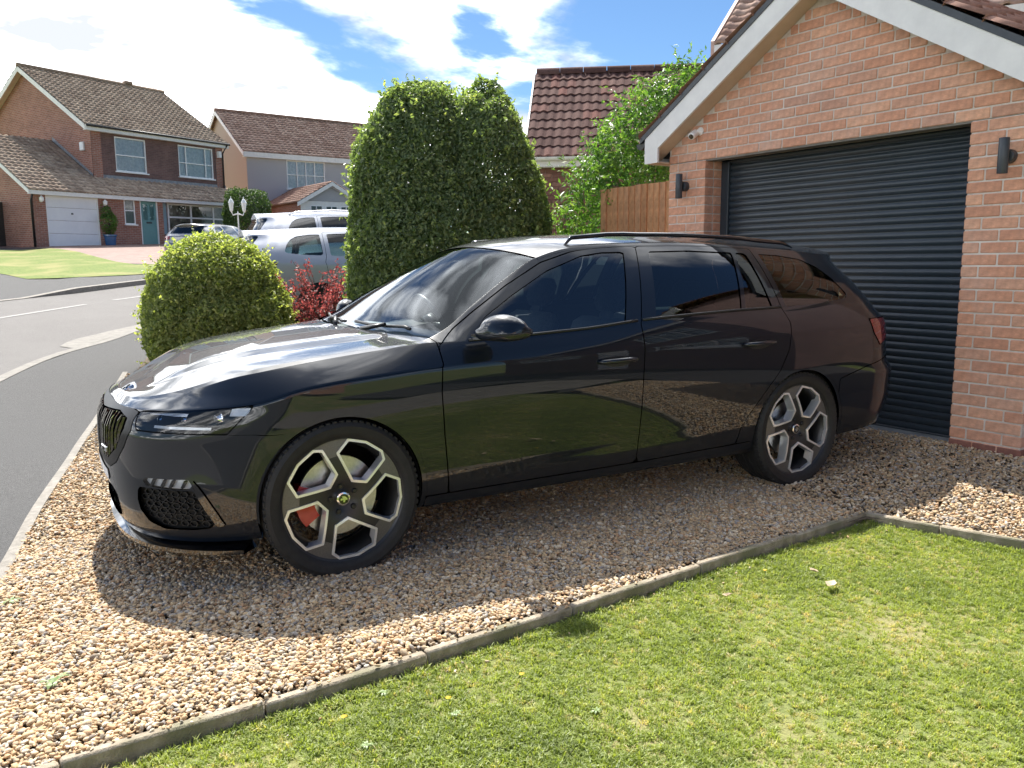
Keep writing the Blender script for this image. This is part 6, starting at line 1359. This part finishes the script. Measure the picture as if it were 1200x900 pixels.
# ------------------------------------------------------------------ other cars
def simple_car(name, label, loc, rz, paint, zf, glass, rail=False, cat='car', xr=None):
    car = empty(name, loc, rz); tag(car, label, cat); C = dict(ESTATE); C['rows'] = (2, 4, 12, 5, 12, 14); C['dome'] = 0
    if xr: C['xr'] = xr
    S, Lc = shell_surf(C, 150); S.T[:, 2] *= zf; rz_ = .329 * (1 + (zf - 1) * .6); ra = .36
    zq = lambda P: [(a, b * zf) for a, b in P]
    _, R = clip(S, mx_(mn_(np.hypot(S.x, S.z - rz_) - ra, np.hypot(S.x - 2.686, S.z - rz_) - ra), S.seg - 3))
    ws, R = cut(R, lambda S: mx_(cowl(S.w) + .03 - S.x, S.x - wstop(S.w), 5.05 - S.seg), 0)
    rw, R = cut(R, lambda S: mx_(3.3 - S.x, S.w - np.interp(S.z / zf, [1.0, 1.3], [.60, .50]), 1.03 * zf - S.z, S.z - 1.30 * zf), 0)
    roof, R = cut(R, lambda S: mx_(4.96 - S.seg, wstop(S.w) + .004 - S.x), .001)
    for nm, poly in (('f', PANE_F), ('r', [(1.655, .996), (1.775, 1.338), (2.05, 1.343), (2.486, 1.326), (2.492, 1.026)]), ('q', PANE_Q)):
        pn_, R = clip(R, mx_(poly_sdf(R.x, R.z, zq(poly)), 4.0 - R.seg, R.seg - 4.97))
        for sd in (-1, 1): panel('side_glass', pn_, glass, car, side=sd, push=-.006, lip=0)
    tl, R = cut(R, lambda S: mx_(poly_sdf(S.x, S.z, zq(TAIL)), 3.1 - S.x, .5 - S.w), .002); hd, R = cut(R, lambda S: mx_(poly_sdf(S.a, S.z, zq(HEAD)), S.x - .5, S.seg - 3.0), .002)
    fd, R = cut(R, lambda S: mx_(.455 - S.x, S.x - lerp_at(B_CUT)(S.z / zf), .30 * zf - S.z, S.seg - 4.95, S.z - 1.36 * zf), .003); rd, R = cut(R, lambda S: mx_(lerp_at(B_CUT)(S.z / zf) - S.x, S.x - lerp_at(DOOR_R_REAR)(S.z / zf), .30 * zf - S.z, S.seg - 4.95), .003)
    panel('body', R, paint, car, both=True); panel('roof', roof, paint, car, both=True); panel('windscreen', ws, glass, car, both=True, push=-.004, lip=0); panel('rear_window', rw, glass, car, both=True, push=-.004, lip=0)
    for sd in (-1, 1):
        panel('front_door', fd, paint, car, side=sd); panel('rear_door', rd, paint, car, side=sd); panel('tail_light', tl, MAT['red_lens'], car, side=sd); panel('headlight', hd, MAT['lamp_white'], car, side=sd)
        if rail: MB().tube([(1.3, sd * .55, 1.375 * zf), (1.5, sd * .55, 1.43 * zf), (2.2, sd * .54, 1.44 * zf), (2.9, sd * .53, 1.40 * zf), (3.05, sd * .53, 1.36 * zf)], .016, 8).build('roof_rail', MAT['satin_alloy'], car, smooth=True)
        for x in (0, 2.686):
            w = link(bpy.data.objects.new('wheel', None), car); w.location = (x, sd * .80, rz_)
            MB().lathe([(.24, -.1), (.30, -.115), (.325, -.1), (.33, 0), (.325, .1), (.30, .115), (.24, .1)], 40).build('tyre', MAT['rubber'], w, angle=30); MB().lathe([(0, .07 * sd), (.22, .085 * sd), (.24, .095 * sd), (.24, -.09 * sd)], 40).build('rim', MAT['graphite'], w, angle=30)
        MB().add([(.60 + .16 * i_, sd * (.88 + .2 * j_), (.95 + .13 * k_) * zf) for i_ in (0, 1) for j_ in (0, 1) for k_ in (0, 1)], [(0, 1, 3, 2), (4, 6, 7, 5), (0, 4, 5, 1), (2, 3, 7, 6), (0, 2, 6, 4), (1, 5, 7, 3)]).build('door_mirror', paint, car)
    m = MB()
    for (x, y, wd) in ((1.32, -.37, .25), (1.32, .37, .25), (2.2, 0, .6)):
        m.box(x - .27, x + .2, y - wd, y + wd, .4 * zf, .55 * zf, .04); m.box(x + .2, x + .32, y - wd, y + wd, .5 * zf, 1.08 * zf, .04)
        s_ = MB(); s_.V, s_.F = m.V, m.F; s_.build('seat', MAT['seat'], car); m = MB()
    box('dashboard', .4, .8, -.7, .7, .6 * zf, .93 * zf, MAT['dash'], car, .03); box('underbody', -.7, 3.6, -.66, .66, .2, .5 * zf, MAT['void'], car); return car
MAT['glass_teal'] = mat_glass('teal_car_glass', (.62, .82, .82), 1.6); MAT['glass_blue'] = mat_glass('dark_blue_glass', (.16, .22, .28), 1.65)
SUVXR = [(.15, 3.66), (.3, 3.78), (.45, 3.85), (.60, 3.85), (.70, 3.82), (.90, 3.80), (1.0, 3.74), (1.15, 3.64), (1.29, 3.55), (1.35, 3.55), (1.6, 3.55)]
simple_car('parked_hatchback', 'silver hatchback with pale teal side glass parked behind the barberry bush', (5.25, 8.50, tz(4, 8.5) + .0), PI, MAT['white_paint'], 1.045, MAT['glass_teal'], xr=SUVXR)
simple_car('parked_suv', 'pale silver off-roader with roof rails parked behind the silver hatchback', (6.25, 11.95, tz(5, 12)), PI, MAT['white_paint'], 1.20, MAT['glass_blue'], rail=True, xr=SUVXR)
simple_car('parked_saloon', 'small grey car on the paved drive in front of the brick house', (5.75, 27.7, tz(5.3, 27.5) - .18), math.radians(-128), MAT['silver'], .88, MAT['glass_blue'])
# ------------------------------------------------------------------ lamp post by the far drive
lp = empty('lamp_post', (5.06, 24.2, tz(5, 24.2))); tag(lp, 'white post with two lanterns in front of the tall far hedge', 'lamp post')
MB().lathe([(.09, 0), (.09, .12), (.05, .18), (.035, .5), (.03, 1.55), (.045, 1.6), (.03, 1.64), (.0, 1.70)], 14, axis='z').build('post', MAT['white'], lp, angle=35)
MB().tube([(-.28, 0, 1.66), (-.22, 0, 1.55), (0, 0, 1.60), (.22, 0, 1.55), (.28, 0, 1.66)], .02, 8).build('cross_arm', MAT['white'], lp, smooth=True)
for x in (-.28, .28):
    l = MB().lathe([(.02, 1.64), (.07, 1.70), (.115, 1.95)], 6, axis='z', M=Matrix.Translation((x, 0, 0))).build('lantern_glass', MAT['lens_white'] if 'lens_white' in MAT else MAT['white'], lp); MB().lathe([(.135, 1.95), (.07, 2.06), (.02, 2.09), (.015, 2.16), (0, 2.17)], 6, axis='z', M=Matrix.Translation((x, 0, 0))).build('lantern_cap', MAT['white'], l)
lp.scale = (.72, .72, .98)
# planting bed under the hedge, tree and barberry
sheet('planting_bed', [(-.15, 5.5), (.55, 4.0), (4.3, 3.55), (4.45, 5.1), (2.4, 6.4), (.2, 6.9)], MAT['soil'], .012, d=.4)
